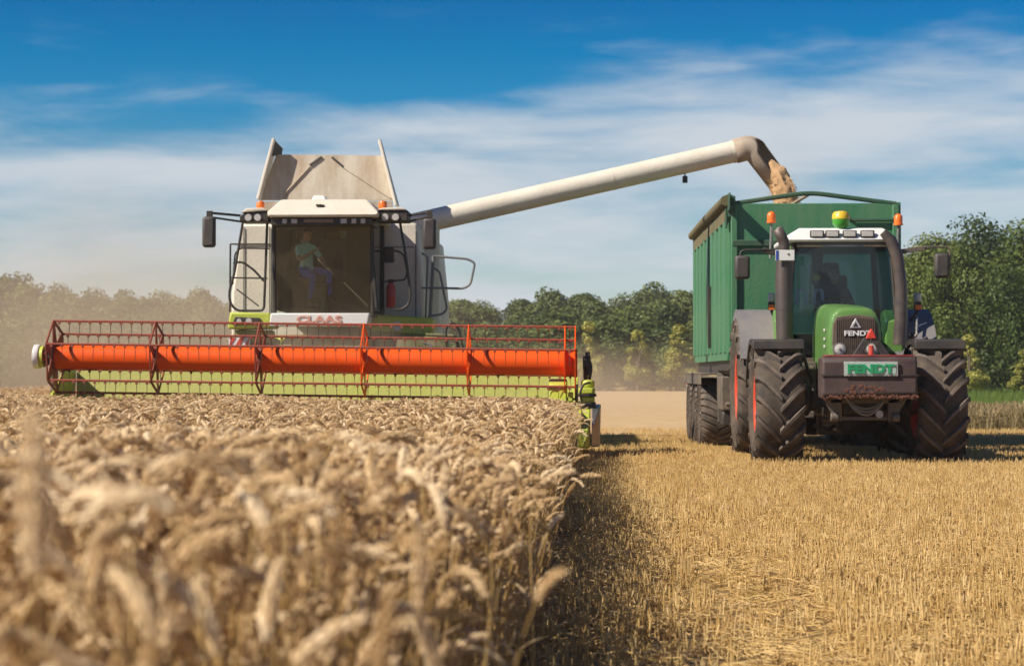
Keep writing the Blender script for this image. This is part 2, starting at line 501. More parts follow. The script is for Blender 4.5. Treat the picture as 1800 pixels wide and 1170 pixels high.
# ------------------------------------------------------------------ wheat
EAR = straw('ripe wheat ear', [(.30, .165, .062), (.66, .445, .215), (.88, .67, .395), (.95, .83, .60)], trans=.18, rough=.55, scale=90)
STEM = straw('wheat stem', [(.32, .18, .05), (.54, .34, .12), (.70, .50, .22)], trans=.15, rough=.45, scale=40)
LEAF = straw('dry wheat leaf', [(.40, .27, .13), (.60, .43, .23), (.74, .58, .37)], trans=.35, rough=.6, scale=30)
EAR_L = .098
def stalk_path(nod, bend, total, hs):
    pts = []; p = Vector((0, 0, 0)); n = 26
    ds = total / n
    for i in range(n + 1):
        s_ = i / n
        t = max(0, min(1, (s_ - hs) / (1 - hs)))
        th = bend * s_ + nod * t * t * (3 - 2 * t)
        pts.append(p.copy())
        p = p + Vector((math.sin(th), 0, math.cos(th))) * ds
    return pts
def make_stalk(rn, nod):
    hs = rn.uniform(.76, .85)
    pts = stalk_path(nod, rn.uniform(-.05, .16), 1.12, hs)
    zt = max(p.z for p in pts)
    k = 1.0 / max(zt, .2)
    pts = [p * k for p in pts]
    # arc length and the point where the ear starts
    L_ = [0]
    for a, b in zip(pts, pts[1:]): L_.append(L_[-1] + (b - a).length)
    def at(s_):
        s_ = max(0, min(L_[-1] - 1e-5, s_))
        for i in range(len(L_) - 1):
            if L_[i + 1] >= s_:
                t = (s_ - L_[i]) / (L_[i + 1] - L_[i])
                return pts[i].lerp(pts[i + 1], t), (pts[i + 1] - pts[i]).normalized()
    e0 = L_[-1] - EAR_L * rn.uniform(.85, 1.15)
    stem = MB()
    sp = [at(e0 * t)[0] for t in [0, .2, .4, .55, .66, .74, .8, .85, .9, .95, 1.0]]
    stem.tube(sp, [.0025 - .0009 * i / 10 for i in range(11)], seg=4, caps=False)
    for q in (.3, .62):                                            # nodes of the straw
        c, t = at(e0 * q)
        stem.tube([c - t * .004, c, c + t * .004], [.0018, .0030, .0018], seg=5, caps=False)
    ear = MB()
    lev = 12; w0 = rn.uniform(0, PI)
    for i in range(lev):
        u = i / (lev - 1)
        c, t = at(e0 + (L_[-1] - e0) * u * .93)
        side = Vector((0, 1, 0)); oth = t.cross(side).normalized()
        fat = (.55 + .46 * math.sin(PI * min(1, u * .9 + .12))) * rn.uniform(.88, 1.1)
        for k4 in range(4):
            w = w0 + k4 * PI / 2 + (i % 2) * PI / 4 + rn.uniform(-.2, .2)
            o_ = (side * math.cos(w) + oth * math.sin(w)).normalized()
            d = (t * .93 + o_ * .36).normalized()
            b0 = c + o_ * .0042 * fat - t * .003
            ln = .0165 * rn.uniform(.9, 1.2); wd = .0050 * fat; s2 = d.cross(o_).normalized(); up = s2.cross(d)
            m_ = b0 + d * ln * .42
            ear.add([b0, m_ + s2 * wd, m_ + up * wd * .8, m_ - s2 * wd, m_ - up * wd * .8, b0 + d * ln],
                    [(0, 2, 1), (0, 3, 2), (0, 4, 3), (0, 1, 4), (5, 1, 2), (5, 2, 3), (5, 3, 4), (5, 4, 1)])
    leaves = []
    for q in ([.35, .55, .72] if rn.random() < .6 else [.4, .64]):
        c, t = at(e0 * q)
        az = rn.uniform(0, 2 * PI); o_ = Vector((math.cos(az), math.sin(az), 0)); sd = Vector((-o_.y, o_.x, 0))
        ln = rn.uniform(.12, .24); droop = rn.uniform(1.4, 2.9); v_ = []; th = .5; p = c.copy(); n = 7
        tw = rn.uniform(-1.4, 1.4)
        for i in range(n + 1):
            u = i / n; wd = .0058 * (1 - u) ** .6 + .0004
            nn = (o_ * math.cos(th) - Vector((0, 0, 1)) * math.sin(th)) if False else None
            sv = (sd * math.cos(tw * u) + Vector((0, 0, 1)) * math.sin(tw * u)) * wd
            v_ += [p - sv, p + sv]
            p = p + (o_ * math.sin(th) + Vector((0, 0, 1)) * math.cos(th)) * (ln / n)
            th += droop / n
        leaves.append(MB().add(v_, [(2 * i, 2 * i + 1, 2 * i + 3, 2 * i + 2) for i in range(n)]))
    return stem, ear, leaves
NODS = [.15, .4, .65, .85, 1.05, 1.2, 1.35, 1.55, 1.8, 2.1, 2.35, 2.55, .75, 1.45]
STALKS = []
WHOLE = []
_rn = random.Random(5)
for nd in NODS:
    st, er, lf = make_stalk(_rn, nd)
    j = MB(); j.add(st.v, st.f, 0); j.add(er.v, er.f, 1); [j.add(l_.v, l_.f, 2) for l_ in lf]
    WHOLE.append(j.mesh('wheat', [STEM, EAR, LEAF], recalc=False, smooth=60))
    STALKS.append([('stem', st.mesh('stem', STEM, recalc=False, smooth=60)), ('ear', er.mesh('ear', EAR, recalc=False, smooth=60))] + [('leaf', l_.mesh('leaf', LEAF, recalc=False, smooth=60)) for l_ in lf])
EDGE_X = -0.31
def wheat_pts():
    P = []
    def fill(x0f, x1, y0, y1, dens):
        n = 0
        W = x1 - x0f(y1)
        N_ = int(W * (y1 - y0) * dens)
        a = nrg.uniform(0, 1, (N_, 2))
        y = y0 + a[:, 1] * (y1 - y0); x = x0f(y1) + a[:, 0] * W
        k = x > x0f(y)
        P.append(np.stack([x[k], y[k]], 1))
    for y0, y1, d in [(1.75, 2.3, 330), (2.3, 4, 380), (4, 7, 420), (7, 11, 400), (11, 16, 360), (16, 22, 330), (22, 27.6, 330)]:
        fill(lambda y: -.315 * np.asarray(y) - 2.0, EDGE_X, y0, y1, d)
    fill(lambda y: -1.5 + 0 * np.asarray(y), EDGE_X, 2.6, 28, 330)
    fill(lambda y: -.315 * np.asarray(y) - 2.0, EDGE_X - .02, 27.6, 28.75, 330)
    fill(lambda y: -.30 * np.asarray(y) - 2.0, -8.45, 27.6, 34, 260)
    fill(lambda y: -.30 * np.asarray(y) - 2.0, -8.45, 34, 60, 60)
    return np.concatenate(P)
wp = wheat_pts()
wx, wy = wp[:, 0].copy(), wp[:, 1]
edge = np.clip((wx - (EDGE_X - .22)) / .22, 0, 1)
wx = wx + edge * nrg.normal(0, .05, len(wx))
hgt = .85 + .11 * (1 - sstep(1.5, 10, wy)) + .010 * np.clip(-wx - 2, 0, 8) * sstep(10, 24, wy) + .05 * np.sin(wx * 1.7 + wy * .6) * .6
hgt = hgt * nrg.uniform(.75, 1.05, len(wx)) * (1 - .06 * edge)
turn = np.zeros((len(wx), 3))
turn[:, 2] = nrg.uniform(0, 2 * PI, len(wx))
turn[:, 0] = nrg.normal(0, .10, len(wx)); turn[:, 1] = nrg.normal(0, .10, len(wx)) + edge * np.abs(nrg.normal(.0, .085, len(wx))) * (wy > 4.5)
which = nrg.integers(0, len(NODS), len(wx))
# nothing may stick up right in front of the lens
top_px = 585 + 70 + 3500 * (hgt - CAM_H) * -1 / wy
low = top_px < 690
fixh = CAM_H - .012 * wy - .012
hgt = np.where((wy < 6) & (hgt > fixh), fixh * nrg.uniform(.93, 1.0, len(wx)), hgt)
wzg = ground_z(wx, wy)
# a few deliberately placed ones close to the lens
hand = [(-.375, 1.36, 1.115, 0, 2.0), (-.33, 2.3, 1.04, 9, 3.3), (-.62, 2.5, 1.03, 9, .1), (-.20, 4.6, .86, 8, 0.0),
        (-.14, 4.9, .90, 7, -.2), (-.36, 1.9, 1.02, 10, 2.9)]
hx = np.array(hand)
wx = np.concatenate([wx, hx[:, 0]]); wy = np.concatenate([wy, hx[:, 1]]); hgt = np.concatenate([hgt, hx[:, 2]])
which = np.concatenate([which, hx[:, 3].astype(int)]); wzg = np.concatenate([wzg, np.zeros(len(hx))])
turn = np.concatenate([turn, np.stack([np.zeros(len(hx)), np.zeros(len(hx)), hx[:, 4]], 1)])
# the 300 that show largest stand as stalks of their own
pxx = 1040 + 3500 * wx / wy; pyy = 655 - 3500 * (hgt - CAM_H) / wy
inview = (pxx > -40) & (pxx < 1840) & (pyy < 1190)
order = np.where(inview)[0][np.argsort(wy[inview])][:300]
own = np.zeros(len(wx), bool); own[order] = True
for i in order:
    k = int(which[i])
    upright = NODS[k] < 1.0
    lab = ('ripe wheat stalk with an upright ear standing in the blurred nearest part of the field' if upright else
           'ripe wheat stalk with a nodding bent ear in the blurred nearest part of the field')
    r_ = thing('wheat_stalk', lab, 'wheat', (float(wx[i]), float(wy[i]), float(wzg[i])), 0,
               'upright wheat stalks close to the camera' if upright else 'nodding wheat stalks close to the camera')
    if i == len(wx) - len(hand):
        r_['label'] = 'tall upright wheat stalk rising blurred in front of the reel at the picture edge'; del r_['group']
    r_.rotation_euler = turn[i].tolist(); s_ = float(hgt[i]); r_.scale = (s_, s_, s_)
    for nm, me in STALKS[k]:
        place(nm, me, r_)
rest = ~own
scatter('wheat', np.stack([wx, wy, wzg], 1)[rest], turn[rest], hgt[rest], which[rest], WHOLE)
bpy.data.objects['wheat']['label'] = 'standing ripe wheat crop in front of the combine'

# ------------------------------------------------------------------ stubble
CUT = straw('cut straw', [(.27, .15, .048), (.57, .365, .125), (.75, .53, .225), (.88, .70, .40)], trans=.12, rough=.5, scale=25)
def tuft(rn):
    m = MB()
    for _ in range(rn.randint(5, 9)):
        x, y = rn.gauss(0, .02), rn.gauss(0, .035)
        h = rn.uniform(.05, .13); lx, ly = rn.gauss(0, .014), rn.gauss(0, .014); r = rn.uniform(.0022, .0038)
        if rn.random() < .12: lx, ly, h = rn.gauss(0, .06), rn.gauss(0, .06), h * .6
        m.tube([(x, y, -.01), (x + lx * .5, y + ly * .5, h * .55), (x + lx, y + ly, h)], [r, r, r * .95], seg=4)
    for _ in range(2):
        az = rn.uniform(0, 2 * PI); p = Vector((rn.gauss(0, .03), rn.gauss(0, .03), rn.uniform(.01, .07)))
        d = Vector((math.cos(az), math.sin(az), rn.uniform(-.3, .5))); s_ = Vector((-d.y, d.x, 0)) * .0035
        q = p + d * rn.uniform(.04, .10)
        e = q + Vector((d.x, d.y, -.6)) * .03
        m.add([p - s_, p + s_, q + s_, q - s_, e], [(0, 1, 2, 3), (3, 2, 4)])
    return m.mesh('stubble', CUT, recalc=False, smooth=60)
def litter(rn):
    m = MB()
    for _ in range(9):
        az = rn.gauss(0, .9); p = Vector((rn.gauss(0, .07), rn.gauss(0, .07), rn.uniform(.008, .06)))
        d = Vector((math.cos(az), math.sin(az), rn.gauss(0, .12))) * rn.uniform(.04, .13)
        bow = Vector((0, 0, rn.uniform(0, .02)))
        m.tube([p - d, p + bow, p + d], rn.uniform(.0014, .0026), seg=3)
    for _ in range(5):
        az = rn.uniform(0, 6.3); p = Vector((rn.gauss(0, .07), rn.gauss(0, .07), rn.uniform(.01, .05)))
        d = Vector((math.cos(az), math.sin(az), rn.gauss(0, .2))) * rn.uniform(.02, .05); s_ = Vector((-d.y, d.x, .01)).normalized() * .004
        m.add([p - d - s_, p - d + s_, p + d + s_ * .4, p + d - s_ * .4], [(0, 1, 2, 3)])
    return m.mesh('stubble', CUT, recalc=False, smooth=60)
_rn = random.Random(9)
SP = [tuft(_rn) for _ in range(8)] + [litter(_rn) for _ in range(5)]
def stub_pts():
    X, Y, K = [], [], []
    def rows(x0, x1f, y0, y1, step, jit):
        for xr in np.arange(x0, x1f(y1), .125):
            n = int((y1 - y0) / step)
            y = y0 + (np.arange(n) + nrg.uniform(0, 1, n)) * step
            x = xr + nrg.normal(0, jit, n) + .05 * np.sin(y * .7)
            k = x < x1f(y)
            X.append(x[k]); Y.append(y[k]); K.append(nrg.integers(0, 8, k.sum()))
    def loose(x0, x1f, y0, y1, dens):
        n = int((x1f(y1) - x0) * (y1 - y0) * dens)
        x = nrg.uniform(x0, x1f(y1), n); y = nrg.uniform(y0, y1, n); k = x < x1f(y)
        X.append(x[k]); Y.append(y[k]); K.append(nrg.integers(8, 13, k.sum()))
    xf = lambda y: .225 * np.asarray(y) + .9
    rows(-.14, xf, 5.0, 12, .075, .020); loose(-.22, xf, 5.0, 12, 62)
    rows(-.14, xf, 12, 22, .085, .018); loose(-.22, xf, 12, 22, 52)
    rows(-.14, xf, 22, 36, .085, .02); loose(-.2, xf, 22, 36, 35)
    rows(-.14, xf, 36, 46, .16, .02)
    rows(-9, lambda y: -.2 + 0 * np.asarray(y), 30.8, 40, .2, .02)
    return np.concatenate(X), np.concatenate(Y), np.concatenate(K)
sx, sy, sk = stub_pts()
# wheel tracks press the stubble down behind and under the machines; a rut runs beside the standing crop
press = np.zeros(len(sx), bool)
for cx_ in (2.5, 4.69):
    press |= (np.abs(sx - cx_) < .36) & (sy > 26.9)
rut = (np.abs(sx - (.62 + .02 * sy)) < .22) & (sy < 12) & (nrg.uniform(0, 1, len(sx)) < .75)
thin = ((sx < .72) & (nrg.uniform(0, 1, len(sx)) < .45)) | (rut & (nrg.uniform(0, 1, len(sx)) < .55))
sx, sy, sk, rut, press = sx[~thin], sy[~thin], sk[~thin], rut[~thin], press[~thin]
sk = np.where((rut | press), nrg.integers(8, 13, len(sx)), sk)
sr = np.zeros((len(sx), 3)); sr[:, 2] = nrg.uniform(0, 2 * PI, len(sx))
scatter('stubble', np.stack([sx, sy, ground_z(sx, sy)], 1), sr, nrg.uniform(.75, 1.15, len(sx)), sk, SP)
bpy.data.objects['stubble']['label'] = 'golden cut stubble and loose straw on the harvested field'

def grass_mat(name, stops, scale=.6):
    m, N, L = nodes_of(name)
    out = N.new('ShaderNodeOutputMaterial'); b = N.new('ShaderNodeBsdfPrincipled'); g = N.new('ShaderNodeNewGeometry')
    n1 = N.new('ShaderNodeTexNoise'); n1.inputs['Scale'].default_value = scale; n1.inputs['Detail'].default_value = 9; n1.inputs['Roughness'].default_value = .7
    L.new(g.outputs['Position'], n1.inputs['Vector'])
    cr = N.new('ShaderNodeValToRGB'); ramp(cr, stops); L.new(n1.outputs['Fac'], cr.inputs[0]); L.new(cr.outputs[0], b.inputs['Base Color'])
    b.inputs['Roughness'].default_value = .9; b.inputs['Specular IOR Level'].default_value = .15; L.new(b.outputs[0], out.inputs[0])
    return m
tag(grid_sheet('stubble_field', [-90, -60, -40] + [-30 + 2.5 * i for i in range(16)], [42 + 2.5 * i for i in range(31)], grass_mat('far stubble', [(.3, (.40, .26, .12)), (.5, (.52, .355, .18)), (.7, (.60, .44, .25))], 2.0), .06), kind='structure')
# ------------------------------------------------------------------ meadow and dry grass at the field's edge
MEADOW = grass_mat('meadow', [(.3, (.085, .13, .02)), (.5, (.15, .20, .035)), (.7, (.22, .25, .06))])
mx_ = [7.5 + 2.0 * i for i in range(40)]
my_ = [44.5 + 3 * i for i in range(40)]
tag(grid_sheet('meadow', mx_, my_, MEADOW, .02), kind='structure')
GREEN = straw('green grass blade', [(.06, .12, .012), (.13, .20, .03), (.24, .28, .07)], trans=.3, scale=4)
TAN = straw('dry grass blade', [(.16, .12, .05), (.30, .22, .10), (.44, .34, .19)], trans=.2, scale=4)
def blades(rn, mat, n, h0, h1, w, spread, plume=False):
    m = MB()
    for _ in range(n):
        x, y = rn.gauss(0, spread), rn.gauss(0, spread); az = rn.uniform(0, 6.3); h = rn.uniform(h0, h1)
        d = Vector((math.cos(az), math.sin(az), 0)); s_ = Vector((-d.y, d.x, 0)) * w; p = Vector((x, y, 0)); b = rn.uniform(.05, .35) * h
        q = p + d * b * .35 + Vector((0, 0, h * .6)); e = p + d * b + Vector((0, 0, h))
        m.add([p - s_, p + s_, q + s_ * .7, q - s_ * .7, e], [(0, 1, 2, 3), (3, 2, 4)])
        if plume:
            m.tube([q.lerp(e, .4), q.lerp(e, .75), e], [w * .6, w * 2.2, w * .3], seg=4)
    return m.mesh('grass', mat, recalc=False, smooth=60)
_rn = random.Random(3)
GB = [blades(_rn, GREEN, 26, .18, .42, .006, .10) for _ in range(4)]
DB = [blades(_rn, TAN, 22, .32, .62, .006, .10, True) for _ in range(4)]
n = 2600
ax_ = nrg.uniform(7.4, 24, n); ay_ = 45.3 + nrg.uniform(0, 1, n) ** 1.0 * 9 + .4 * np.sin(ax_)
t_ = np.zeros((n, 3)); t_[:, 2] = nrg.uniform(0, 6.3, n)
scatter('dry_grass', np.stack([ax_, ay_, ground_z(ax_, ay_)], 1), t_, nrg.uniform(.6, 1.1, n), nrg.integers(0, 4, n), DB)
bpy.data.objects['dry_grass']['label'] = 'strip of tall dry grass along the field edge'
n = 5200
ax_ = nrg.uniform(7.6, 36, n); ay_ = 54 + nrg.uniform(0, 1, n) ** 1.4 * 56
t_ = np.zeros((n, 3)); t_[:, 2] = nrg.uniform(0, 6.3, n)
scatter('grass', np.stack([ax_, ay_, ground_z(ax_, ay_)], 1), t_, nrg.uniform(.8, 1.6, n), nrg.integers(0, 4, n), GB)
bpy.data.objects['grass']['label'] = 'green meadow grass between the field and the trees'

# ------------------------------------------------------------------ trees
def leafmat(name, dark, mid, light):
    m, N, L = nodes_of(name)
    out = N.new('ShaderNodeOutputMaterial'); b = N.new('ShaderNodeBsdfPrincipled')
    g = N.new('ShaderNodeNewGeometry'); oi = N.new('ShaderNodeObjectInfo')
    n1 = N.new('ShaderNodeTexNoise'); n1.inputs['Scale'].default_value = .9; n1.inputs['Detail'].default_value = 3
    L.new(g.outputs['Position'], n1.inputs['Vector'])
    a = N.new('ShaderNodeMath'); a.operation = 'MULTIPLY_ADD'; a.inputs[1].default_value = .45
    L.new(g.outputs['Random Per Island'], a.inputs[0])
    c = N.new('ShaderNodeMath'); c.operation = 'MULTIPLY_ADD'; c.inputs[1].default_value = .38
    L.new(n1.outputs['Fac'], c.inputs[0])
    d = N.new('ShaderNodeMath'); d.operation = 'MULTIPLY'; d.inputs[1].default_value = .3
    d.inputs[1].default_value = .55; L.new(oi.outputs['Random'], d.inputs[0]); L.new(d.outputs[0], c.inputs[2]); L.new(c.outputs[0], a.inputs[2])
    cr = N.new('ShaderNodeValToRGB'); ramp(cr, [(.28, dark), (.62, mid), (1.0, light)]); L.new(a.outputs[0], cr.inputs[0])
    L.new(cr.outputs[0], b.inputs['Base Color']); b.inputs['Roughness'].default_value = .55; b.inputs['Specular IOR Level'].default_value = .3
    t = N.new('ShaderNodeBsdfTranslucent'); L.new(cr.outputs[0], t.inputs[0])
    mx = N.new('ShaderNodeMixShader'); mx.inputs[0].default_value = .25
    L.new(b.outputs[0], mx.inputs[1]); L.new(t.outputs[0], mx.inputs[2]); L.new(mx.outputs[0], out.inputs[0])
    return m
OAK = leafmat('oak leaves', (.028, .050, .008), (.075, .112, .016), (.165, .20, .036))
MIXED = leafmat('woodland leaves', (.034, .054, .011), (.085, .115, .022), (.17, .195, .05))
YOUNG = leafmat('young leaves', (.13, .14, .02), (.29, .28, .05), (.44, .41, .10))
BARK = paint('bark', (.09, .065, .045), rough=.9, dust=.1, scale=2)
def crown_mesh(seed, h, w, base, blobs, n, leaf, mat, shape='round'):
    """leaf clumps spread over many uneven lobes: h = height of the top, base = where the crown begins"""
    rr = np.random.default_rng(seed)
    C = []; Rb = []
    for i in range(blobs):
        u = rr.uniform(0, 1); zc = base + (h - base) * (.10 + .80 * u)
        if shape == 'cone': rad = w * .5 * (1.0 - .78 * u) * (.55 + .5 * min(1, u * 4))
        else: rad = w * .5 * math.sqrt(max(.05, 1 - (2 * u - .85) ** 2 * .95))
        a = rr.uniform(0, 2 * PI); q = rad * math.sqrt(rr.uniform(.15, 1)) * .78
        C.append((q * math.cos(a), q * math.sin(a), zc)); Rb.append(rr.uniform(.13, .25) * w * (1 if shape != 'cone' else .75 * (1.25 - u)))
    C.append((rr.normal(0, .1), rr.normal(0, .1), h - .14 * w)); Rb.append(.14 * w)
    C = np.array(C); Rb = np.array(Rb)
    wt = Rb ** 2 / (Rb ** 2).sum()
    k = rr.choice(len(C), n, p=wt)
    d = rr.normal(0, 1, (n, 3)); d /= np.linalg.norm(d, axis=1)[:, None]
    rad = Rb[k] * (rr.uniform(.35, 1.08, n) ** .5)
    P = C[k] + d * rad[:, None] * np.array([1, 1, .85])
    nrm = d + rr.normal(0, .55, (n, 3)); nrm[:, 2] += .25; nrm /= np.linalg.norm(nrm, axis=1)[:, None]
    tmp = rr.normal(0, 1, (n, 3)); u_ = np.cross(nrm, tmp); u_ /= np.linalg.norm(u_, axis=1)[:, None]; v_ = np.cross(nrm, u_)
    sz = leaf * rr.uniform(.55, 1.25, n)[:, None]
    q = np.stack([P - u_ * sz, P - v_ * sz * .55 + nrm * sz * .12, P + u_ * sz, P + v_ * sz * .55 + nrm * sz * .12], 1).reshape(-1, 3)
    me = bpy.data.meshes.new('crown')
    me.vertices.add(4 * n); me.vertices.foreach_set('co', q.astype(np.float32).ravel())
    me.loops.add(4 * n); me.loops.foreach_set('vertex_index', np.arange(4 * n, dtype=np.int32))
    me.polygons.add(n); me.polygons.foreach_set('loop_start', np.arange(0, 4 * n, 4, dtype=np.int32))
    me.polygons.foreach_set('loop_total', np.full(n, 4, np.int32))
    me.materials.append(mat); me.update(calc_edges=True)
    return me, C, Rb
def trunk_mesh(h, w, base, C, seed):
    rn = random.Random(seed); m = MB(); r = .028 * h
    top = Vector((rn.gauss(0, .1), rn.gauss(0, .1), base + (h - base) * .75))
    m.tube([(0, 0, -.3), (0, 0, .2), (rn.gauss(0, .05), rn.gauss(0, .05), base), top], [r * 1.5, r * 1.1, r * .85, r * .25], seg=8)
    for i in range(min(9, len(C))):
        c = Vector(C[i]); s_ = Vector((0, 0, base * .8 + (c.z - base) * .4))
        m.tube([s_, s_.lerp(c, .5) + Vector((0, 0, .12)), c], [r * .45, r * .3, r * .1], seg=5)
    return m.mesh('trunk', BARK, recalc=False)
def tree_kind(seed, h, w, base, blobs, n, leaf, mat, shape='round'):
    cme, C, Rb = crown_mesh(seed, h, w, base, blobs, n, leaf, mat, shape)
    return cme, trunk_mesh(h, w, base, C, seed)
OAKS = [tree_kind(21 + i, 10.0, 7.4, .9, 46, 15000, .15, OAK) for i in range(4)]
WOODS = [tree_kind(41 + i, 7.0, 5.4, .6, 30, 5200, .19, MIXED) for i in range(5)]
SHRUBS = [tree_kind(61 + i, 4.0, 2.6, .15, 26, 6000, .085, YOUNG, 'cone') for i in range(3)]
BUSH = [tree_kind(81 + i, 2.2, 3.0, .1, 22, 3000, .11, MIXED) for i in range(3)]
def tree(kind, x, y, s_, name, label, group, sz=None, rz=None):
    o = thing(name, label, 'tree' if 'bush' not in name else 'bush', (x, y, gz(x, y)), rnd.uniform(0, 6.3) if rz is None else rz, group)
    o.scale = (s_ * (sz or 1), s_ * (sz or 1), s_)
    place('crown', kind[0], o); place('trunk', kind[1], o)
    return o
# the grove beside the tractor
for i, (px, top, y, lab) in enumerate([
        (1640, 424, 112, 'dark green oak rising between the right beacon and the right mirror of the tractor'),
        (1728, 386, 115, 'tallest dark green oak of the grove, its top right of the tractor mirror'),
        (1806, 398, 112, 'dark green oak of the grove cut by the picture edge'),
        (1600, 448, 118, 'dark green oak of the grove partly hidden behind the tractor roof and trailer'),
        (1684, 440, 109, 'lower dark green oak standing in front behind the tractor mirror'),
        (1772, 466, 107, 'lower dark green oak standing in front between the mirror and the picture edge'),
        (1870, 400, 116, None), (1850, 455, 108, None)]):
    p = spot(px, top, y)
    tree(OAKS[i % 4], p.x, y, (p.z - gz(p.x, y)) / 10.0 * 1.02, 'oak_tree', lab or 'dark green oak of the grove just outside the picture edge', None if lab else 'oaks outside the picture', rnd.uniform(.85, 1.05))
for i, (px, w_) in enumerate([(1600, .9), (1650, 1.0), (1745, 1.0), (1830, 1.1), (1560, 1)]):
    p = spot(px, 690, 104)
    tree(BUSH[i % 3], p.x, 104 + rnd.uniform(-1, 1), w_, 'bush', 'low dark green bush at the foot of the grove behind the tractor', 'bushes at the foot of the grove')
for i, (px, top, y, lab) in enumerate([(1703, 585, 100, 'pale yellow-green conical young tree beside the right front wheel of the tractor'),
                                       (1800, 612, 98, 'pale yellow-green young tree cut by the picture edge beyond the meadow grass')]):
    p = spot(px, top, y)
    tree(SHRUBS[i], p.x, y, (p.z - gz(p.x, y)) / 4.0, 'young_tree', lab, None, 1.15)
# yellow-green trees along the far side of the stubble
for i, (px, top, lab) in enumerate([(1032, 562, 'narrow yellow-green tree showing just beyond the end of the red reel'),
                                    (1122, 578, 'yellow-green conical tree midway between the reel and the green trailer'),
                                    (1194, 568, 'yellow-green conical tree next to the rear edge of the green trailer')]):
    p = spot(px, top, 118)
    tree(SHRUBS[i % 3], p.x, 118, (p.z - gz(p.x, 118)) / 4.0, 'young_tree', lab, None, [.95, 1.2, 1.1][i])
for i in range(26):
    x = -46 + i * 2.1 + rnd.uniform(-.6, .6)
    if x > 6: break
    bpx = 1040 + 3500 * x / 121
    if 60 < bpx < 760: continue
    tree(BUSH[i % 3], x, 119 + rnd.uniform(0, 5), rnd.uniform(.7, 1.25), 'bush', 'low green bush at the foot of the far wood beyond the stubble', 'bushes at the foot of the far wood')
# the wood on the rising ground: five ranks, each tree its own
for rank, (y, sp_, frac) in enumerate([(128, 2.5, .46), (141, 2.5, .62), (156, 2.7, .76), (175, 3.0, .89), (203, 3.3, 1.0)]):
    x = -.38 * y
    while x < .18 * y:
        yy = y + rnd.uniform(-4, 4)
        px = 1040 + 3500 * x / yy
        # outline of the wood: high at the far left, low behind the combine, rising to the trailer
        prof = np.interp(px, [-100, 60, 150, 300, 390, 600, 780, 860, 930, 1000, 1060, 1150, 1225, 1500], [488, 492, 492, 506, 520, 530, 526, 526, 520, 515, 508, 502, 498, 480])
        top = 655 - (655 - prof) * (frac - (.12 if px > 980 and rank == 0 else 0) + rnd.uniform(-.10, .025)) - (rnd.uniform(0, 7) if frac == 1 else 0)
        h = spot(px, top, yy).z - gz(x, yy)
        if (px < 1240 or rank == 3) and px < 1640 and not (500 < px < 715 and rank not in (2, 4)):
            where = 'veiled in dust beyond the far header end' if px < 480 else 'between the combine and the trailer'
            row = 'on the skyline' if rank > 2 else 'low down in front'
            tree(WOODS[rnd.randrange(5)], x, yy, h / 7.0, 'woodland_tree', 'muted tree %s %s' % (row, where), 'woodland trees %s %s' % (row, where), rnd.uniform(.9, 1.35) * max(1.0, min(1.6, 7.0 / h)))
        x += sp_ * rnd.uniform(.75, 1.25)

# ------------------------------------------------------------------ far small things
def marker_post():
    p = spot(1209, 693, 100)
    t = thing('marker_post', 'small white marker post with a red top at the field edge by the trailer', 'post', (p.x, 100, gz(p.x, 100)))
    MB().tube([(0, 0, -.2), (0, 0, .62)], .055, 8).build('post', paint('white post', (.75, .74, .70), dust=.1), t)
    MB().tube([(0, 0, .62), (0, 0, .9), (0, 0, .93)], [.065, .065, .03], 8).build('cap', paint('red cap', (.5, .05, .03), dust=.1), t)
marker_post()

# ================================================================== THE COMBINE HARVESTER
CREAM = paint('cream paint', (.74, .68, .57), rough=.45, dust=.22, scale=1.6, dustcol=(.40, .30, .19))
CREAM2 = paint('dusty bin sheet', (.66, .60, .49), rough=.55, dust=.7, scale=.9, streak=True, dustcol=(.36, .25, .15))
LIME = paint('yellow green paint', (.47, .55, .035), rough=.4, dust=.22, scale=2.2)
LIMEBACK = paint('dusty yellow green sheet', (.56, .60, .13), rough=.5, dust=.3, scale=1.5, dustcol=(.55, .48, .25))
REDP = paint('orange red reel paint', (.86, .095, .003), rough=.45, dust=.09, spec=.25, bump=.004, scale=5.0, dustcol=(.42, .13, .05), var=.10)
RUST_AND_SHADE = paint('worn and shaded dark red paint', (.30, .045, .022), rough=.6, dust=.3, scale=5, dustcol=(.22, .11, .06))  # rusty red of the bars; also paints the shade on the left spiders
BLACKM = paint('black metal', (.018, .017, .017), rough=.45, dust=.22, scale=4, dustcol=(.16, .12, .08))
BLACKP = paint('dark grey plastic', (.035, .033, .034), rough=.5, dust=.25, scale=4, dustcol=(.17, .13, .09))
STEEL = paint('bare steel', (.42, .40, .38), rough=.3, dust=.2, metal=.8, scale=4)
DARKSTEEL = paint('dark steel', (.12, .105, .095), rough=.5, dust=.35, metal=.3, scale=4, dustcol=(.25, .18, .11))
RUBBER = paint('tyre rubber', (.030, .027, .025), rough=.75, dust=.42, scale=3.5, dustcol=(.20, .145, .10), spec=.3)
LUGR = paint('worn tread rubber', (.055, .048, .043), rough=.7, dust=.5, scale=4.5, dustcol=(.25, .19, .145), spec=.3)
ORANGE = paint('amber lens', (.85, .17, .015), rough=.18, dust=.05, scale=6)
WHITEP = paint('white plastic', (.78, .77, .74), rough=.35, dust=.08, scale=4)
LAMP = paint('lamp lens', (.55, .53, .50), rough=.12, dust=.15, scale=6)
SIGNR = paint('sign red', (.62, .03, .02), rough=.4, dust=.08)
INNER = paint('cab lining', (.13, .10, .072), rough=.8, dust=.35, dustcol=(.17, .12, .08))
CABGLASS = glass('dusty cab glass', (.92, .94, .88), .052)
SIDEGLASS = glass('side cab glass', (.90, .94, .90), .06)

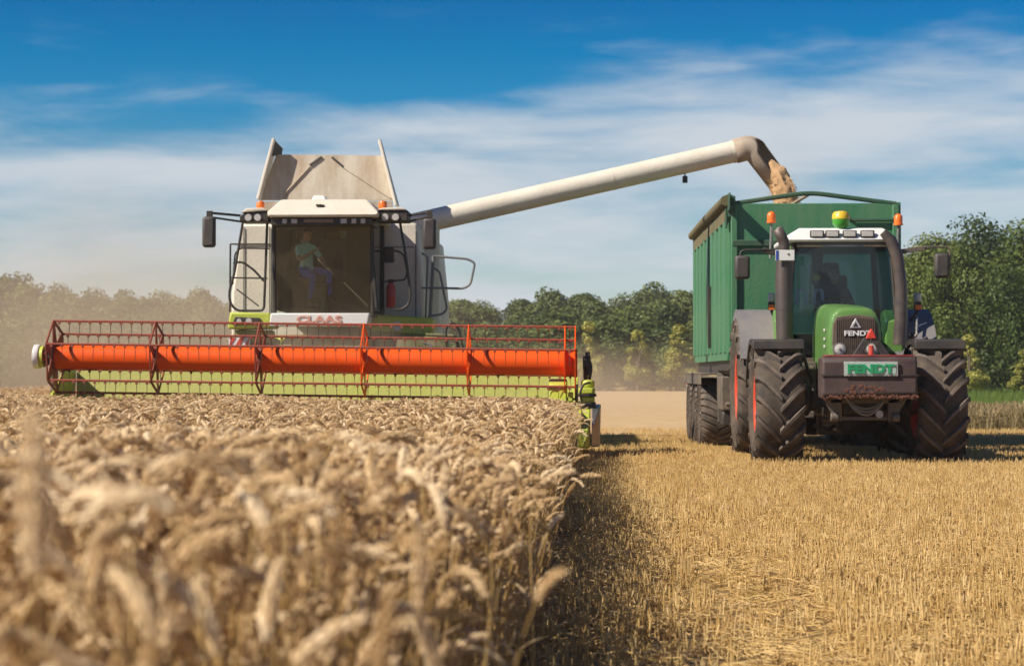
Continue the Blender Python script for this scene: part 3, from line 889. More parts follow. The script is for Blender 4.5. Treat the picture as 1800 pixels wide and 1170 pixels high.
CR = Vector((-4.5, 32.5, 0))
combine = thing('combine_harvester', 'cream and lime combine harvester with a wide orange red reel cutting the wheat', 'combine harvester', CR)
def cpart(mb, name, mat, parent=None, bevel=0, smooth=35):
    return mb.build(name, mat, parent or combine, sub=CR, bevel=bevel, smooth=smooth)

# ---- the reel
RY, RZ, RRAD = 29.2, 1.33, .535
def rz_at(x):
    return RZ - .0128 * (x + 4.1)
XL, XR = -7.94, -.24
dr = MB(); 
prof = [(x, .182) for x in np.linspace(XL, XR, 41)]
vs_, seg = [], 40
dr.lathe([(XL, .182), (XR, .182)], (0, RY, 0), 'x', 40)
for v in dr.v: v.z += rz_at(v.x)
cpart(dr, 'reel_drum', REDP)
tine_mb = MB().box((0, 0, -.004), (.034, .036, .046), mi=0)
tine_mb.tube([(0, 0, -.01), (0, .012, -.10), (0, .004, -.205)], [.0062, .0058, .004], seg=4, mi=1)
tine_me = tine_mb.mesh('tine', [RUST_AND_SHADE, BLACKM])
ANG = [80, 20, -40, -100, -160, 140]
NT = 50
for ai, a in enumerate(ANG):
    dy, dz = -math.cos(R(a)) * RRAD, math.sin(R(a)) * RRAD
    b = MB().tube([(XL, RY + dy, rz_at(XL) + dz), (XR, RY + dy, rz_at(XR) + dz)], .0185, 8)
    bar = cpart(b, 'reel_bar', RUST_AND_SHADE)
    for k in range(NT):
        x = XL + .08 + (XR - XL - .16) * k / (NT - 1)
        place('tine', tine_me, bar, loc=Vector((x, RY + dy, rz_at(x) + dz - .018)) - CR, rot=(rnd.gauss(0, .05), rnd.gauss(0, .03), 0))
spx = [XL, -6.42, -4.88, -3.34, -1.80, XR, XR - .15]
for si, x in enumerate(spx):
    m = MB(); zc = rz_at(x); w = .016
    pts = [(RY - math.cos(R(a)) * RRAD, zc + math.sin(R(a)) * RRAD) for a in sorted(ANG)]
    for i in range(6):
        (y0, z0), (y1, z1) = pts[i], pts[(i + 1) % 6]
        d = Vector((0, y1 - y0, z1 - z0)).normalized(); nn = Vector((0, -d.z, d.y)) * .022
        A, B_ = Vector((x, y0, z0)), Vector((x, y1, z1))
        m.plate([A - nn, B_ - nn, B_ + nn, A + nn], w)
        c = Vector((x, RY, zc)); q = (A - c).normalized(); s_ = Vector((0, -q.z, q.y))
        wi, wo = (.075, .03) if si not in (0, 5, 6) else (.12, .05)
        m.plate([c + q * .15 - s_ * wi, A - s_ * wo, A + s_ * wo, c + q * .15 + s_ * wi], w * .7)
    m.lathe([(-.03, .205), (.03, .205)], (x, RY, zc), 'x', 24)
    sp = cpart(m, 'reel_spider', REDP if si in (3, 4, 5, 6) else RUST_AND_SHADE, smooth=25)  # same part throughout: dark red paints the left spiders as shaded
    for (y0, z0) in pts:
        pass
# end discs, pulley and hub at the far end
m = MB(); zc = rz_at(-8.1)
m.lathe([(-.31, .0), (-.31, .15), (-.30, .178), (-.24, .182), (-.22, .17), (-.22, .0)], (-7.94, RY, zc), 'x', 32, caps=False)
pul = cpart(m, 'drive_pulley', WHITEP)
m = MB().lathe([(-.215, .0), (-.215, .155), (-.16, .16), (-.16, .0)], (-7.94, RY, zc), 'x', 28, caps=False); cpart(m, 'pulley_guard', LIME, pul)
m = MB().lathe([(-.155, .0), (-.155, .10), (-.03, .10), (-.03, .0)], (-7.94, RY, zc), 'x', 20, caps=False)
for k in range(8): m.box((-7.94 - .09, RY + .115 * math.cos(k * PI / 4), zc + .115 * math.sin(k * PI / 4)), (.09, .03, .03))
cpart(m, 'reel_motor', BLACKM, pul)
# reel arms on both sides of the table
for x, mat in ((-8.08, RUST_AND_SHADE), (-.09, BLACKM)):
    m = MB(); zc = rz_at(x)
    m.sweepbox([[(x - .04, y, z - h), (x + .04, y, z - h), (x + .04, y, z + h), (x - .04, y, z + h)] for y, z, h in ((RY - .12, zc, .06), (RY + .1, zc + .02, .09), (30.2, 1.22, .08), (30.75, 1.12, .07))])
    arm = cpart(m, 'reel_arm', mat, bevel=.008)
    m = MB().tube([(x, 29.9, .55), (x, RY + .3, zc - .06)], .032, 10); m.tube([(x, 29.9, .55), (x, 29.6, .9)], .045, 10); cpart(m, 'lift_cylinder', DARKSTEEL, arm)
m = MB()
m.box((-.06, RY, rz_at(0) + .02), (.07, .12, .30)); m.tube(fillet([(-.05, RY + .02, 1.36), (-.0, RY - .05, 1.22), (-.03, RY - .03, 1.05), (-.06, RY + .1, .88)], .06), .022, 8)
m.tube([(-.05, RY - .05, 1.40), (-.05, RY - .05, 1.10)], .035, 10)
cpart(m, 'reel_drive', BLACKM, bevel=.006)
# ---- the table of the header
hy = 30.45
m = MB(); m.plate([(-7.95, hy, .30), (-.25, hy, .30), (-.25, hy + .06, 1.15), (-7.95, hy + .06, 1.19)], .03)
back = cpart(m, 'header_back_panel', LIMEBACK)
m = MB(); m.plate([(-7.95, 28.95, .24), (-.25, 28.95, .24), (-.25, hy, .30), (-7.95, hy, .30)], .03)
m.bx(-7.95, -.25, hy + .02, hy + .22, .25, .45); m.bx(-7.95, -.25, hy + .05, hy + .2, .98, 1.12)
cpart(m, 'header_table', paint('header green', (.10, .16, .02), dust=.3))
m = MB(); m.bx(-7.95, -.25, 28.80, 28.95, .225, .255)
kb = cpart(m, 'cutter_bar', STEEL)
m = MB(); m.lathe([(-7.8, .21), (-.35, .21)], (0, 30.02, .50), 'x', 24)
cpart(m, 'table_auger', paint('auger green', (.16, .22, .03), dust=.4, metal=.2))
m = MB()
for x0, x1, sg in ((-7.8, -4.7, 1), (-3.7, -.35, -1)):
    v_ = []; f_ = []; n = int(abs(x1 - x0) / .5 * 18)
    for i in range(n + 1):
        t = i / n; w = sg * t * abs(x1 - x0) / .5 * 2 * PI; x = x0 + (x1 - x0) * t
        for r in (.205, .31): v_.append((x, 30.02 + r * math.cos(w), .50 + r * math.sin(w)))
    m.add(v_, [(2 * i, 2 * i + 1, 2 * i + 3, 2 * i + 2) for i in range(n)])
cpart(m, 'auger_flight', STEEL)
for x in (-8.0, -.225):
    m = MB().prism([(28.75, .2), (30.5, .2), (30.55, 1.20 if x < -4 else 1.10), (29.9, 1.16 if x < -4 else 1.0), (29.2, .80), (28.6, .5)], 'x', x - .02, x + .02)
    cpart(m, 'header_side_sheet', LIME, bevel=.005)
# crop divider on the cut side
m = MB()
def sect(y, z0, z1, x0, x1):
    return [(x0, y, z0), (x1, y, z0), (x1, y, z1), (x0, y, z1)]
m.sweepbox([sect(27.75, .10, .17, -.12, -.09), sect(28.1, .08, .42, -.18, -.03), sect(28.6, .07, .62, -.20, -.02), sect(29.3, .07, .70, -.20, -.02), sect(30.4, .15, .72, -.20, -.02)])
div = cpart(m, 'crop_divider', LIME, bevel=.02)
m = MB()
for zc in (.20, .32, .44, .54): m.box((-.075, 28.42 + (zc - .2) * .55 - .10, zc), (.05, .10, .055))
m.bx(-.155, -.135, 27.98, 28.5, .12, .58)
cpart(m, 'slot', BLACKM, div, bevel=.008)
m = MB(); m.sweepbox([[(.0, y, z0), (.0 + w, y + .05, z0), (.0 + w * 1.15, y + .05, z1), (.0, y, z1)] for y, z0, z1, w in ((28.15, .10, .40, .03), (28.6, .08, .64, .10), (29.3, .08, .68, .12), (30.3, .15, .66, .10))])
cpart(m, 'deflector', STEEL, div, bevel=.025)
m = MB(); m.bx(-.17, .045, 28.62, 29.25, .715, .80, 0); m.bx(-.19, .05, 28.58, 29.3, .835, .925, 0); m.lathe([(0, .085), (.03, .10), (.09, .10), (.115, .07)], (-.055, 28.85, .925), 'z', 20)
box_ = cpart(m, 'divider_housing', LIME, bevel=.018)
m = MB(); m.bx(-.20, .07, 28.57, 29.32, .80, .835); m.bx(-.18, .06, 28.60, 29.2, .63, .715); m.tube(fillet([(-.14, 28.57, .72), (-.17, 28.5, .85), (-.12, 28.5, .98), (-.02, 28.55, 1.0)], .05), .018, 8)
cpart(m, 'rubber_seal', BLACKM, box_, bevel=.008)
m = MB(); m.prism([(28.9, .62), (29.3, .60), (29.6, .95), (29.3, 1.05), (29.0, .98)], 'x', -.62, -.36); m.prism([(28.95, .72), (29.3, .70), (29.3, .86), (29.0, .86)], 'x', -.345, -.27)
cpart(m, 'inner_guard', LIME, bevel=.02)
m = MB(); m.sweepbox([sect(27.75, .10, .17, -8.2, -8.17), sect(28.3, .08, .5, -8.24, -8.1), sect(29.3, .07, .75, -8.26, -8.06), sect(30.4, .15, .8, -8.26, -8.06)])
cpart(m, 'crop_divider', LIME, bevel=.02)

# ---- feeder house, axle, wheels
m = MB(); m.sweepbox([[(-5.15, y, z0), (-3.75, y, z0), (-3.75, y, z1), (-5.15, y, z1)] for y, z0, z1 in ((30.65, .35, 1.15), (33.3, .9, 1.75))])
cpart(m, 'feeder_house', paint('feeder green', (.10, .12, .03), dust=.7, scale=1.5), bevel=.02)
def lug_wheel(r, w, n, rimr, lugh, rimmat, sweep=.34, name='wheel', off=None, side=-1, lugw=.055, parent=None, loc=(0, 0, 0)):
    """farm tyre: carcass + two staggered rows of swept bars; rim with dish and hub"""
    rc = r - lugh
    ty = MB()
    hw = w / 2
    prof = [(-hw * .80, rimr), (-hw * .97, rimr + (rc - rimr) * .3), (-hw, rimr + (rc - rimr) * .62), (-hw * .90, rc - .055), (-hw * .78, rc - .018), (-hw * .4, rc - .002), (0, rc),
            (hw * .4, rc - .002), (hw * .78, rc - .018), (hw * .90, rc - .055), (hw, rimr + (rc - rimr) * .62), (hw * .97, rimr + (rc - rimr) * .3), (hw * .80, rimr)]
    ty.lathe(prof, (0, 0, 0), 'x', 56, caps=False)
    def surf(x):
        return float(np.interp(abs(x), [0, hw * .4, hw * .78, hw * .9, hw], [rc, rc - .002, rc - .018, rc - .055, rc - .2]))
    for sd in (-1, 1):
        for k in range(n):
            a0 = 2 * PI * (k + (.5 if sd > 0 else 0)) / n
            rows = []
            for t, wd in ((-.05, .7), (.08, 1.0), (.35, 1.0), (.65, 1.0), (.88, 1.1), (1.0, 1.15)):
                x = sd * hw * (.02 + .96 * t); ang = a0 + sweep * (max(t, 0) ** .9 if t > 0 else t)
                r0 = surf(x) - .012; r1 = r - (.0 if t < .7 else .035 * (t - .7) / .3) * 1.0
                if t > .99: r1 = r - .05
                h = lugw * wd / 2 / r
                def pt(rr_, da): 
                    return Vector((x, -rr_ * math.cos(ang + da), rr_ * math.sin(ang + da)))
                # the bar is square to its own run: shift its two edges along the sweep
                rows.append([pt(r0, -h * 1.25), pt(r0, h * 1.25), pt(r1, h * .8), pt(r1, -h * .8)])
            ty.sweepbox(rows, mi=1)
            # shoulder of the bar running down the sidewall
            x1 = sd * hw * .985; ang = a0 + sweep
            h = lugw * .55 / r
            def p2(x, rr_, da): return Vector((x, -rr_ * math.cos(ang + da), rr_ * math.sin(ang + da)))
            ty.sweepbox([[p2(x1 * .97, r - .05, -h), p2(x1 * .97, r - .05, h), p2(x1 + sd * .012, r - .06, h), p2(x1 + sd * .012, r - .06, -h)],
                         [p2(x1 * .96, r - .17, -h * .8), p2(x1 * .96, r - .17, h * .8), p2(x1 + sd * .016, r - .17, h * .8), p2(x1 + sd * .016, r - .17, -h * .8)]])
    tyre_me = ty.mesh('tyre', [RUBBER, LUGR], smooth=38)
    rm = MB(); q = side
    rm.lathe([(q * -hw * .8, rimr), (q * hw * .80, rimr), (q * hw * .84, rimr + .02), (q * hw * .80, rimr - .03), (q * hw * .45, rimr - .06), (q * hw * .25, rimr * .55), (q * hw * .35, rimr * .35), (q * hw * .55, rimr * .3), (q * hw * .6, .02)], (0, 0, 0), 'x', 40, caps=False)
    for k in range(8): rm.lathe([(q * hw * .3, .02), (q * (hw * .3 + .04), .02), (q * (hw * .3 + .04), .001)], (0, rimr * .45 * math.cos(k * PI / 4), rimr * .45 * math.sin(k * PI / 4)), 'x', 6)
    rim_me = rm.mesh('rim', rimmat, smooth=30)
    return tyre_me, rim_me
def put_wheel(parent, loc, meshes, name='wheel', spin=0.0, steer=0.0):
    ty, rm = meshes
    hub = MB().lathe([(-.12, .09), (.12, .09)], (0, 0, 0), 'x', 12).mesh('wheel', BLACKM)
    h = place(name, hub, parent, loc=loc, rot=(spin, 0, steer))
    place('tyre', ty, h); place('rim', rm, h)
    return h
GREYRIM = paint('rim grey', (.45, .43, .38), dust=.35)
cw = lug_wheel(.98, .78, 18, .42, .05, GREYRIM)
for x in (-5.72, -3.34): put_wheel(combine, Vector((x, 33.9, gz(x, 33.9) + .97)) - CR, cw, 'front_wheel')
cw2 = lug_wheel(.66, .5, 16, .3, .04, GREYRIM)
for x in (-5.7, -3.36): put_wheel(combine, Vector((x, 37.9, gz(x, 37.9) + .65)) - CR, cw2, 'rear_wheel')
m = MB(); m.bx(-5.4, -3.6, 33.75, 34.05, .75, 1.1); m.bx(-5.4, -3.6, 37.8, 38.0, .5, .7); m.bx(-5.15, -3.9, 33.2, 39.0, .75, 1.5)
cpart(m, 'chassis', BLACKM, bevel=.02)

# ---- body behind the cab
m = MB()
m.prism([(-6.22, 1.75), (-2.88, 1.75), (-2.88, 2.5), (-3.0, 3.72), (-6.06, 3.72), (-6.22, 2.5)], 'y', 34.15, 40.2)
cpart(m, 'body', CREAM, bevel=.05)
m = MB()
for x in (-6.0, -5.55): m.box((x, 34.135, 2.75), (.012, .012, 1.8))
m.box((-3.02, 34.135, 2.7), (.014, .014, 1.75)); m.box((-3.3, 34.135, 3.3), (.5, .012, .014)); m.box((-5.8, 34.135, 3.35), (.7, .012, .014))
cpart(m, 'panel_seam', BLACKM)
m = MB(); m.prism([(-6.28, 1.42), (-2.82, 1.42), (-2.84, 1.745), (-6.24, 1.745)], 'y', 34.1, 40.3); cpart(m, 'lower_flank', LIME, bevel=.03)
# ---- grain tank extension: two side boards leaning in, a sloping rear board, the front lid
m = MB(); m.plate([spot(456, 352, 34.86), spot(694, 352, 34.86), spot(672, 274, 35.0), spot(486, 272, 35.0)], .03)
rb = cpart(m, 'tank_rear_board', CREAM2)
def strip(a, b, w, mat, name, par, lift=.02):
    a, b = Vector(a), Vector(b); d = (b - a).normalized(); n = Vector((0, -1, .25)).normalized(); s_ = d.cross(n).normalized() * w
    mm = MB().plate([a - s_ - Vector((0, lift, 0)), b - s_ - Vector((0, lift, 0)), b + s_ - Vector((0, lift, 0)), a + s_ - Vector((0, lift, 0))], .02); return cpart(mm, name, mat, par)
strip(spot(545, 291, 34.96), spot(566, 276, 34.99), .018, BLACKM, 'slot', rb, .03); strip(spot(584, 277, 34.99), spot(604, 294, 34.96), .018, BLACKM, 'slot', rb, .03)
strip(spot(605, 295, 34.96), spot(686, 348, 34.87), .012, CREAM2, 'fold', rb, .03); strip(spot(545, 292, 34.96), spot(496, 345, 34.87), .012, CREAM2, 'fold', rb, .03)
for (a, b) in (((453, 350), (481, 244)), ((696, 360), (667, 246))):
    A0, A1 = spot(*a, 34.62), spot(b[0], b[1], 34.8); sg = 1 if a[0] < 560 else -1
    B0, B1 = A0 + Vector((.0, .42, .0)), A1 + Vector((.0, .34, -.05))
    m = MB().plate([A0, B0, B1, A1], .045)
    sb_ = cpart(m, 'tank_side_board', CREAM)
    m = MB().tube([A0, A1], .03, 6); cpart(m, 'edge_tube', CREAM, sb_)
m = MB(); q = spot(484, 262, 35.2); m.plate([spot(481, 246, 34.85), spot(496, 261, 35.1), spot(494, 274, 35.1), spot(477, 274, 34.85)], .03)
cpart(m, 'rubber_flap', BLACKP)
m = MB(); m.plate([(-5.75, 34.45, 3.73), (-3.45, 34.45, 3.73), (-3.45, 34.42, 4.12), (-5.75, 34.42, 4.12)], .03); cpart(m, 'tank_front_board', CREAM2)

# ---- cab
CX0, CX1 = -5.22, -3.60; ZB, ZT = 2.12, 3.66
fy = 32.5
m = MB()
N_ = 8; rows_b, rows_t = [], []
for i in range(N_ + 1):
    t = i / N_; x = CX0 + .03 + (CX1 - CX0 - .06) * t; bow = -.12 * (1 - (2 * t - 1) ** 2)
    rows_b.append(Vector((x, fy + .10 + bow, ZB))); rows_t.append(Vector((x, fy + bow, ZT)))
v_ = rows_b + rows_t; o_ = [p + Vector((0, .012, 0)) for p in v_]
n = N_ + 1
m.add(v_ + o_, [(i, i + 1, n + i + 1, n + i) for i in range(N_)] + [(2 * n + i, 3 * n + i, 3 * n + i + 1, 2 * n + i + 1) for i in range(N_)])
cpart(m, 'windscreen', CABGLASS, smooth=60)
for nm, xq in (('side_window', CX0), ('side_window', CX1)):
    m = MB().plate([(xq, fy + .16, ZB + .05), (xq, 34.0, ZB + .05), (xq, 34.0, ZT - .04), (xq, fy + .06, ZT - .04)], .012); cpart(m, nm, SIDEGLASS)
for x in (CX0, CX1):
    m = MB().tube([(x, fy + .12, ZB), (x, fy + .02, ZT)], .035, 8); cpart(m, 'front_pillar', BLACKM)
    m = MB().bx(x - .04, x + .04, 33.98, 34.1, ZB, ZT); cpart(m, 'rear_pillar', BLACKM)
m = MB(); m.bx(CX0 + .03, CX1 - .03, 34.04, 34.1, ZB, 2.95); m.bx(CX0, CX1, 32.6, 34.1, ZB - .06, ZB - .005); m.bx(CX0 + .1, CX0 + .16, 34.03, 34.1, 2.95, ZT); m.bx(CX1 - .3, CX1 - .2, 34.03, 34.1, 2.95, ZT)
m.bx(CX0 + .02, CX1 - .02, 34.06, 34.1, 2.95, ZT)
cpart(m, 'cab_lining', INNER)
m = MB(); m.prism([(CX0 - .03, 3.66), (CX1 + .15, 3.66), (CX1 + .15, 3.75), (CX1 - .06, 3.97), (CX0 + .15, 3.97), (CX0 - .03, 3.75)], 'y', 32.02, 34.15)
for v in m.v:
    if v.y < 32.5 and v.z > 3.8: v.y += .28
roof = cpart(m, 'cab_roof', CREAM, bevel=.04)
m = MB().bx(CX0 + .02, CX1 + .05, 32.10, 32.9, 3.535, 3.655); band = cpart(m, 'light_band', BLACKM, bevel=.01)
for px in (500, 517, 604, 622, 638):
    p = spot(px, 382, 32.09); m = MB().box((p.x, 32.095, 3.597), (.10 if px in (517, 604) else .075, .02, .075)); cpart(m, 'work_light', LAMP, band, bevel=.008)
p = spot(560, 383, 32.09); m = MB().box((p.x, 32.095, 3.60), (.48, .02, .05)); cpart(m, 'vent_strip', paint('vent brown', (.22, .14, .09), dust=.3), band)
# receiver and badge on the roof
p = spot(563, 347, 32.6); m = MB().box((p.x, 32.55, 4.005), (.26, .22, .085), taper=(.7, .8)); cpart(m, 'satellite_receiver', WHITEP, bevel=.02)
p = spot(560, 362, 32.1); m = MB().box((p.x, 32.15, 3.86), (.10, .04, .03)); m.box((p.x + .06, 32.16, 3.845), (.05, .03, .05)); cpart(m, 'roof_badge', BLACKM, bevel=.006)
# light pods with mirror arms
for sg, x0, x1, mx, mz in ((-1, -5.74, -5.26, 368, 408), (1, -3.52, -2.98, 755, 411)):
    m = MB(); m.prism([(x0, 3.60), (x1, 3.60), (x1, 3.78), ((x0 + x1) / 2 + .1 * -sg, 3.80), (x0, 3.72)], 'y', 32.25, 32.75); pod = cpart(m, 'light_pod', BLACKM, bevel=.02)
    m = MB().prism([(x0 + .02, 3.785 if sg > 0 else 3.75), (x1 - .02, 3.785), (x1 - .1, 3.83), (x0 + .12, 3.82)], 'y', 32.22, 32.8); cpart(m, 'pod_cover', CREAM, pod, bevel=.015)
    for k in (.30, .62):
        x = x0 + (x1 - x0) * k; m = MB().lathe([(-.02, .055), (0, .06), (.02, .05)], (x, 32.245, 3.67), 'y', 16); cpart(m, 'work_light', LAMP, pod)
    p = spot(mx, mz, 32.0); tip = Vector((p.x - .0 * sg, 32.0, 3.70))
    xs0 = x0 if sg < 0 else x1
    m = MB().tube(fillet([(xs0, 32.5, 3.72), (tip.x + sg * .02, 32.05, 3.735), (tip.x, 32.0, 3.70), (tip.x, 32.0, 3.55)], .05), .022, 8)
    m.tube([(xs0, 32.5, 3.62), (tip.x - sg * .03, 32.05, 3.66), (tip.x, 32.0, 3.66)], .018, 8); m.box((tip.x, 32.02, 3.70), (.09, .09, .12))
    arm = cpart(m, 'mirror_arm', BLACKM, bevel=.004)
    m = MB().box((p.x, 31.98, p.z), (.215, .13, .50)); 
    cpart(m, 'mirror', BLACKP, arm, bevel=.045)
# beacons
def beacon(cx_, cy_, z, r=.075, h=.17, par=None, sub=None):
    b = MB().lathe([(0, r), (.02, r)], (cx_, cy_, z), 'z', 18).build('beacon_base', BLACKM, par, sub=sub)
    MB().lathe([(.02, r * .92), (h * .75, r * .95), (h * .92, r * .75), (h, r * .2)], (cx_, cy_, z), 'z', 18).build('beacon', ORANGE, b, sub=sub)
for px in (458, 673):
    p = spot(px, 364, 32.6); beacon(p.x, 32.6, 3.80, par=combine, sub=CR)
# front panel with the maker's letters, corner fairings
m = MB().prism([(-5.27, 1.905), (-3.66, 1.905), (-3.62, 2.115), (-5.25, 2.115)], 'y', 32.38, 32.9); fp = cpart(m, 'front_panel', WHITEP, bevel=.02)
lettering('CLAAS', .74, .115, .012, paint('letter red', (.60, .14, .09), dust=.5, dustcol=(.62, .52, .42)), fp, (spot(561, 565, 32.37).x, 32.374, 2.015), sub=CR, stretch_bold=.035)
m = MB().prism([(-5.98, 1.86), (-5.30, 1.88), (-5.27, 2.12), (-5.94, 2.14)], 'y', 32.5, 33.6)
fl = cpart(m, 'corner_fairing', LIME, bevel=.03)
m = MB().prism([(-5.90, 1.93), (-5.42, 1.95), (-5.44, 2.04), (-5.85, 2.06)], 'y', 32.47, 32.52); cpart(m, 'lamp_recess', BLACKM, fl, bevel=.01)
for x, r in ((-5.62, .05), (-5.78, .04)): cpart(MB().lathe([(-.02, r), (.02, r * 1.05)], (x, 32.465, 1.99), 'y', 16), 'headlight', LAMP, fl)
m = MB().prism([(-3.70, 1.84), (-2.66, 1.76), (-2.66, 2.06), (-3.66, 2.12)], 'y', 33.3, 34.1); fr_ = cpart(m, 'corner_fairing', LIME, bevel=.03)
cpart(MB().lathe([(-.03, .08), (.02, .085)], (spot(699, 573, 33.28).x, 33.275, 1.92), 'y', 18), 'headlight', LAMP, fr_)
m = MB().bx(-3.55, -2.55, 32.9, 33.9, 1.45, 1.75); m.bx(-5.95, -5.35, 32.9, 33.5, 1.65, 1.85); cpart(m, 'step_platform', paint('platform green', (.16, .2, .03), dust=.5), bevel=.02)
# warning board on the far side
p = spot(421, 603, 32.7); wb = cpart(MB().box((p.x, 32.7, p.z), (.36, .015, .19)), 'warning_board', WHITEP)
for k in (-.16, -.01, .14):
    h = .093
    poly = [(k - .09, -h), (k - .01, -h), (k + .10, h), (k + .02, h)]
    poly = [(max(-.178, min(.178, a)), b) for a, b in poly]
    cpart(MB().prism([(p.x + a, p.z + b) for a, b in poly], 'y', 32.685, 32.691), 'stripe', SIGNR, wb)
cpart(MB().tube([(p.x, 32.72, p.z - .05), (p.x + .1, 33.2, 1.75)], .02, 6), 'board_bracket', BLACKM)
# black guard rails in front of the flanks
def rail(pts, y, r, name='hand_rail', mat=BLACKM, fr=.08):
    pp = [spot(a, b, y) if len(q) == 2 else spot(a, b, q[2]) for q in pts for a, b in [q[:2]]]
    return cpart(MB().tube(fillet(pp, fr), r, 8), name, mat)
rail([(428, 384), (412, 480), (403, 512), (404, 532), (416, 546), (464, 546), (470, 384)], 32.6, .022, 'mirror_guard')
rail([(702, 384), (714, 455), (722, 520), (718, 536), (706, 544), (694, 544)], 32.6, .022, 'mirror_guard')
rail([(652, 386), (656, 470), (662, 540)], 32.55, .03, 'wiper_post')
rail([(405, 429), (474, 429)], 33.5, .014); rail([(474, 437), (422, 436), (413, 445), (409, 500)], 33.5, .014)
rail([(404, 488), (470, 489)], 33.5, .014); rail([(405, 429), (404, 548)], 33.5, .016)
rail([(410, 462), (426, 460), (446, 474), (464, 494)], 33.4, .020, 'air_hose'); rail([(416, 508), (455, 538)], 33.4, .012)
rail([(656, 441), (700, 441), (710, 448), (716, 480), (712, 492), (676, 495)], 33.3, .016, 'door_rail')
cpart(MB().box(spot(684, 448, 33.3), (.17, .12, .26)), 'camera_box', BLACKP, bevel=.02)
m = MB().lathe([(-.34, .07), (-.32, .08), (0, .08), (.06, .05), (.09, .02)], spot(687, 505, 33.3), 'z', 16); ex = cpart(m, 'fire_extinguisher', paint('extinguisher red', (.45, .02, .02), rough=.3, dust=.15))
cpart(MB().box(spot(687, 494, 33.3), (.09, .06, .06)), 'valve', BLACKM, ex, bevel=.006)
# ladder rails and platform gate on the near flank
GREYT = paint('grey tube', (.16, .17, .18), dust=.2)
rail([(741, 445), (752, 450), (748, 560)], 33.9, .018, mat=GREYT); rail([(762, 450), (756, 556)], 33.7, .030, 'ladder_post', GREYT)
rail([(762, 450), (822, 455), (835, 462), (827, 500), (815, 507), (760, 506)], 33.5, .021, 'platform_gate', GREYT, .06)
rail([(764, 472), (773, 478), (786, 543), (778, 552), (752, 556)], 33.6, .020, 'hand_rail', GREYT, .06)
rail([(741, 506), (762, 506)], 33.8, .018, mat=GREYT)
rail([(784, 604), (784, 576), (795, 565), (806, 578), (814, 612), (818, 640)], 31.3, .020, 'hydraulic_hose', BLACKM, .05)
rail([(748, 588), (800, 590), (806, 612)], 31.4, .028, 'hydraulic_hose', paint('hose green', (.08, .11, .02), dust=.4), .05)
rail([(744, 602), (757, 606), (764, 618), (772, 650)], 31.3, .018, 'hydraulic_hose', GREYT, .05)
m = MB(); a_, b_ = spot(690, 588, 32.6), spot(786, 612, 32.6); m.bx(a_.x, b_.x, 32.6, 33.0, b_.z, a_.z - .05); cpart(m, 'ladder_frame', paint('frame green', (.09, .11, .025), dust=.5), bevel=.02)
# driver's seat, wheel and console
m = MB().box((-4.62, 33.12, 2.70), (.5, .5, .12)); m.box((-4.40, 33.60, 3.05), (.48, .12, .75), rot=(R(-8), 0, 0)); m.box((-4.40, 33.66, 3.46), (.26, .09, .2)); m.box((-4.6, 33.15, 2.4), (.3, .3, .4)); cpart(m, 'seat', INNER, bevel=.04)
m = MB().tube([(-4.43, 32.72, 2.13), (-4.42, 32.85, 2.62)], [.07, .05], 10); col = cpart(m, 'steering_column', paint('column green', (.05, .08, .06), dust=.3))
ring = [Vector((-4.42 + .2 * math.cos(t), 32.90 + .2 * math.sin(t) * .8, 2.68 + .2 * math.sin(t) * .55)) for t in np.linspace(0, 2 * PI, 25)]
cpart(MB().tube(ring, .015, 6, caps=False), 'steering_wheel', BLACKM, col)
p = spot(597, 412, 33.6); cpart(MB().box((p.x, 33.9, p.z), (.16, .02, .15)), 'rear_note', paint('mint card', (.25, .48, .36), dust=.1))
cpart(MB().box((-3.85, 33.0, 2.75), (.18, .12, .28)), 'terminal', BLACKP, bevel=.02)

# ---- unloading auger and spout
T0, T1 = spot(742, 391, 35.5), spot(1292, 266, 35.9)
ad = (T1 - T0).normalized()
m = MB().tube([T0 - ad * .5, T1], .197, 32); tube_o = cpart(m, 'unloading_auger', CREAM)
c = T0.lerp(T1, .607); cpart(MB().tube([c - ad * .01, c + ad * .012], .2015, 32), 'seam_ring', CREAM, tube_o)
c = T1; cpart(MB().tube([c - ad * .05, c - ad * .005], .207, 32), 'end_ring', CREAM, tube_o)
cpart(MB().tube([(-2.95, 35.5, 1.9), (-2.95, 35.5, 3.75), T0 - ad * .05], .235, 20), 'auger_turret', CREAM)
q = spot(1204, 303, 35.85); m = MB().tube([q, q + Vector((0, 0, -.07))], .015, 6); m.box(q + Vector((0, -.02, -.13)), (.09, .10, .12)); cpart(m, 'spout_lamp', BLACKM, tube_o, bevel=.015)
SPOUT = paint('spout sheet', (.42, .345, .27), rough=.6, dust=.5, scale=2, dustcol=(.30, .21, .13))
# bent chute: closed at the top, its lower near side open so that the grain shows
m = MB(); v_ = []; segs_ = 20; rows = fillet([T1, spot(1322, 258, 35.9), spot(1372, 322, 35.9)], .5, 8)
rows = [rows[0]] + rows[1:]
fs = []
for i, p in enumerate(rows):
    a = rows[max(0, i - 1)]; b = rows[min(len(rows) - 1, i + 1)]; t = (b - a).normalized(); yv = Vector((0, 1, 0)); u = t.cross(yv).normalized()
    for k in range(segs_ + 1):
        frac = i / (len(rows) - 1); open_ = 1.25 * max(0, frac - .5) / .5          # half-angle cut out of the near side
        w = -PI * .22 + open_ * .9 + (2 * PI - 2 * open_ * .9) * k / segs_
        rr_ = .21
        v_.append(p + (u * math.cos(w) + yv * math.sin(w)) * rr_)
for i in range(len(rows) - 1):
    for k in range(segs_):
        a = i * (segs_ + 1) + k; fs.append((a, a + 1, a + segs_ + 2, a + segs_ + 1))
m.add(v_, fs)
so = cpart(m, 'spout', SPOUT); sm = so.modifiers.new('thickness', 'SOLIDIFY'); sm.thickness = .012; sm.offset = 1

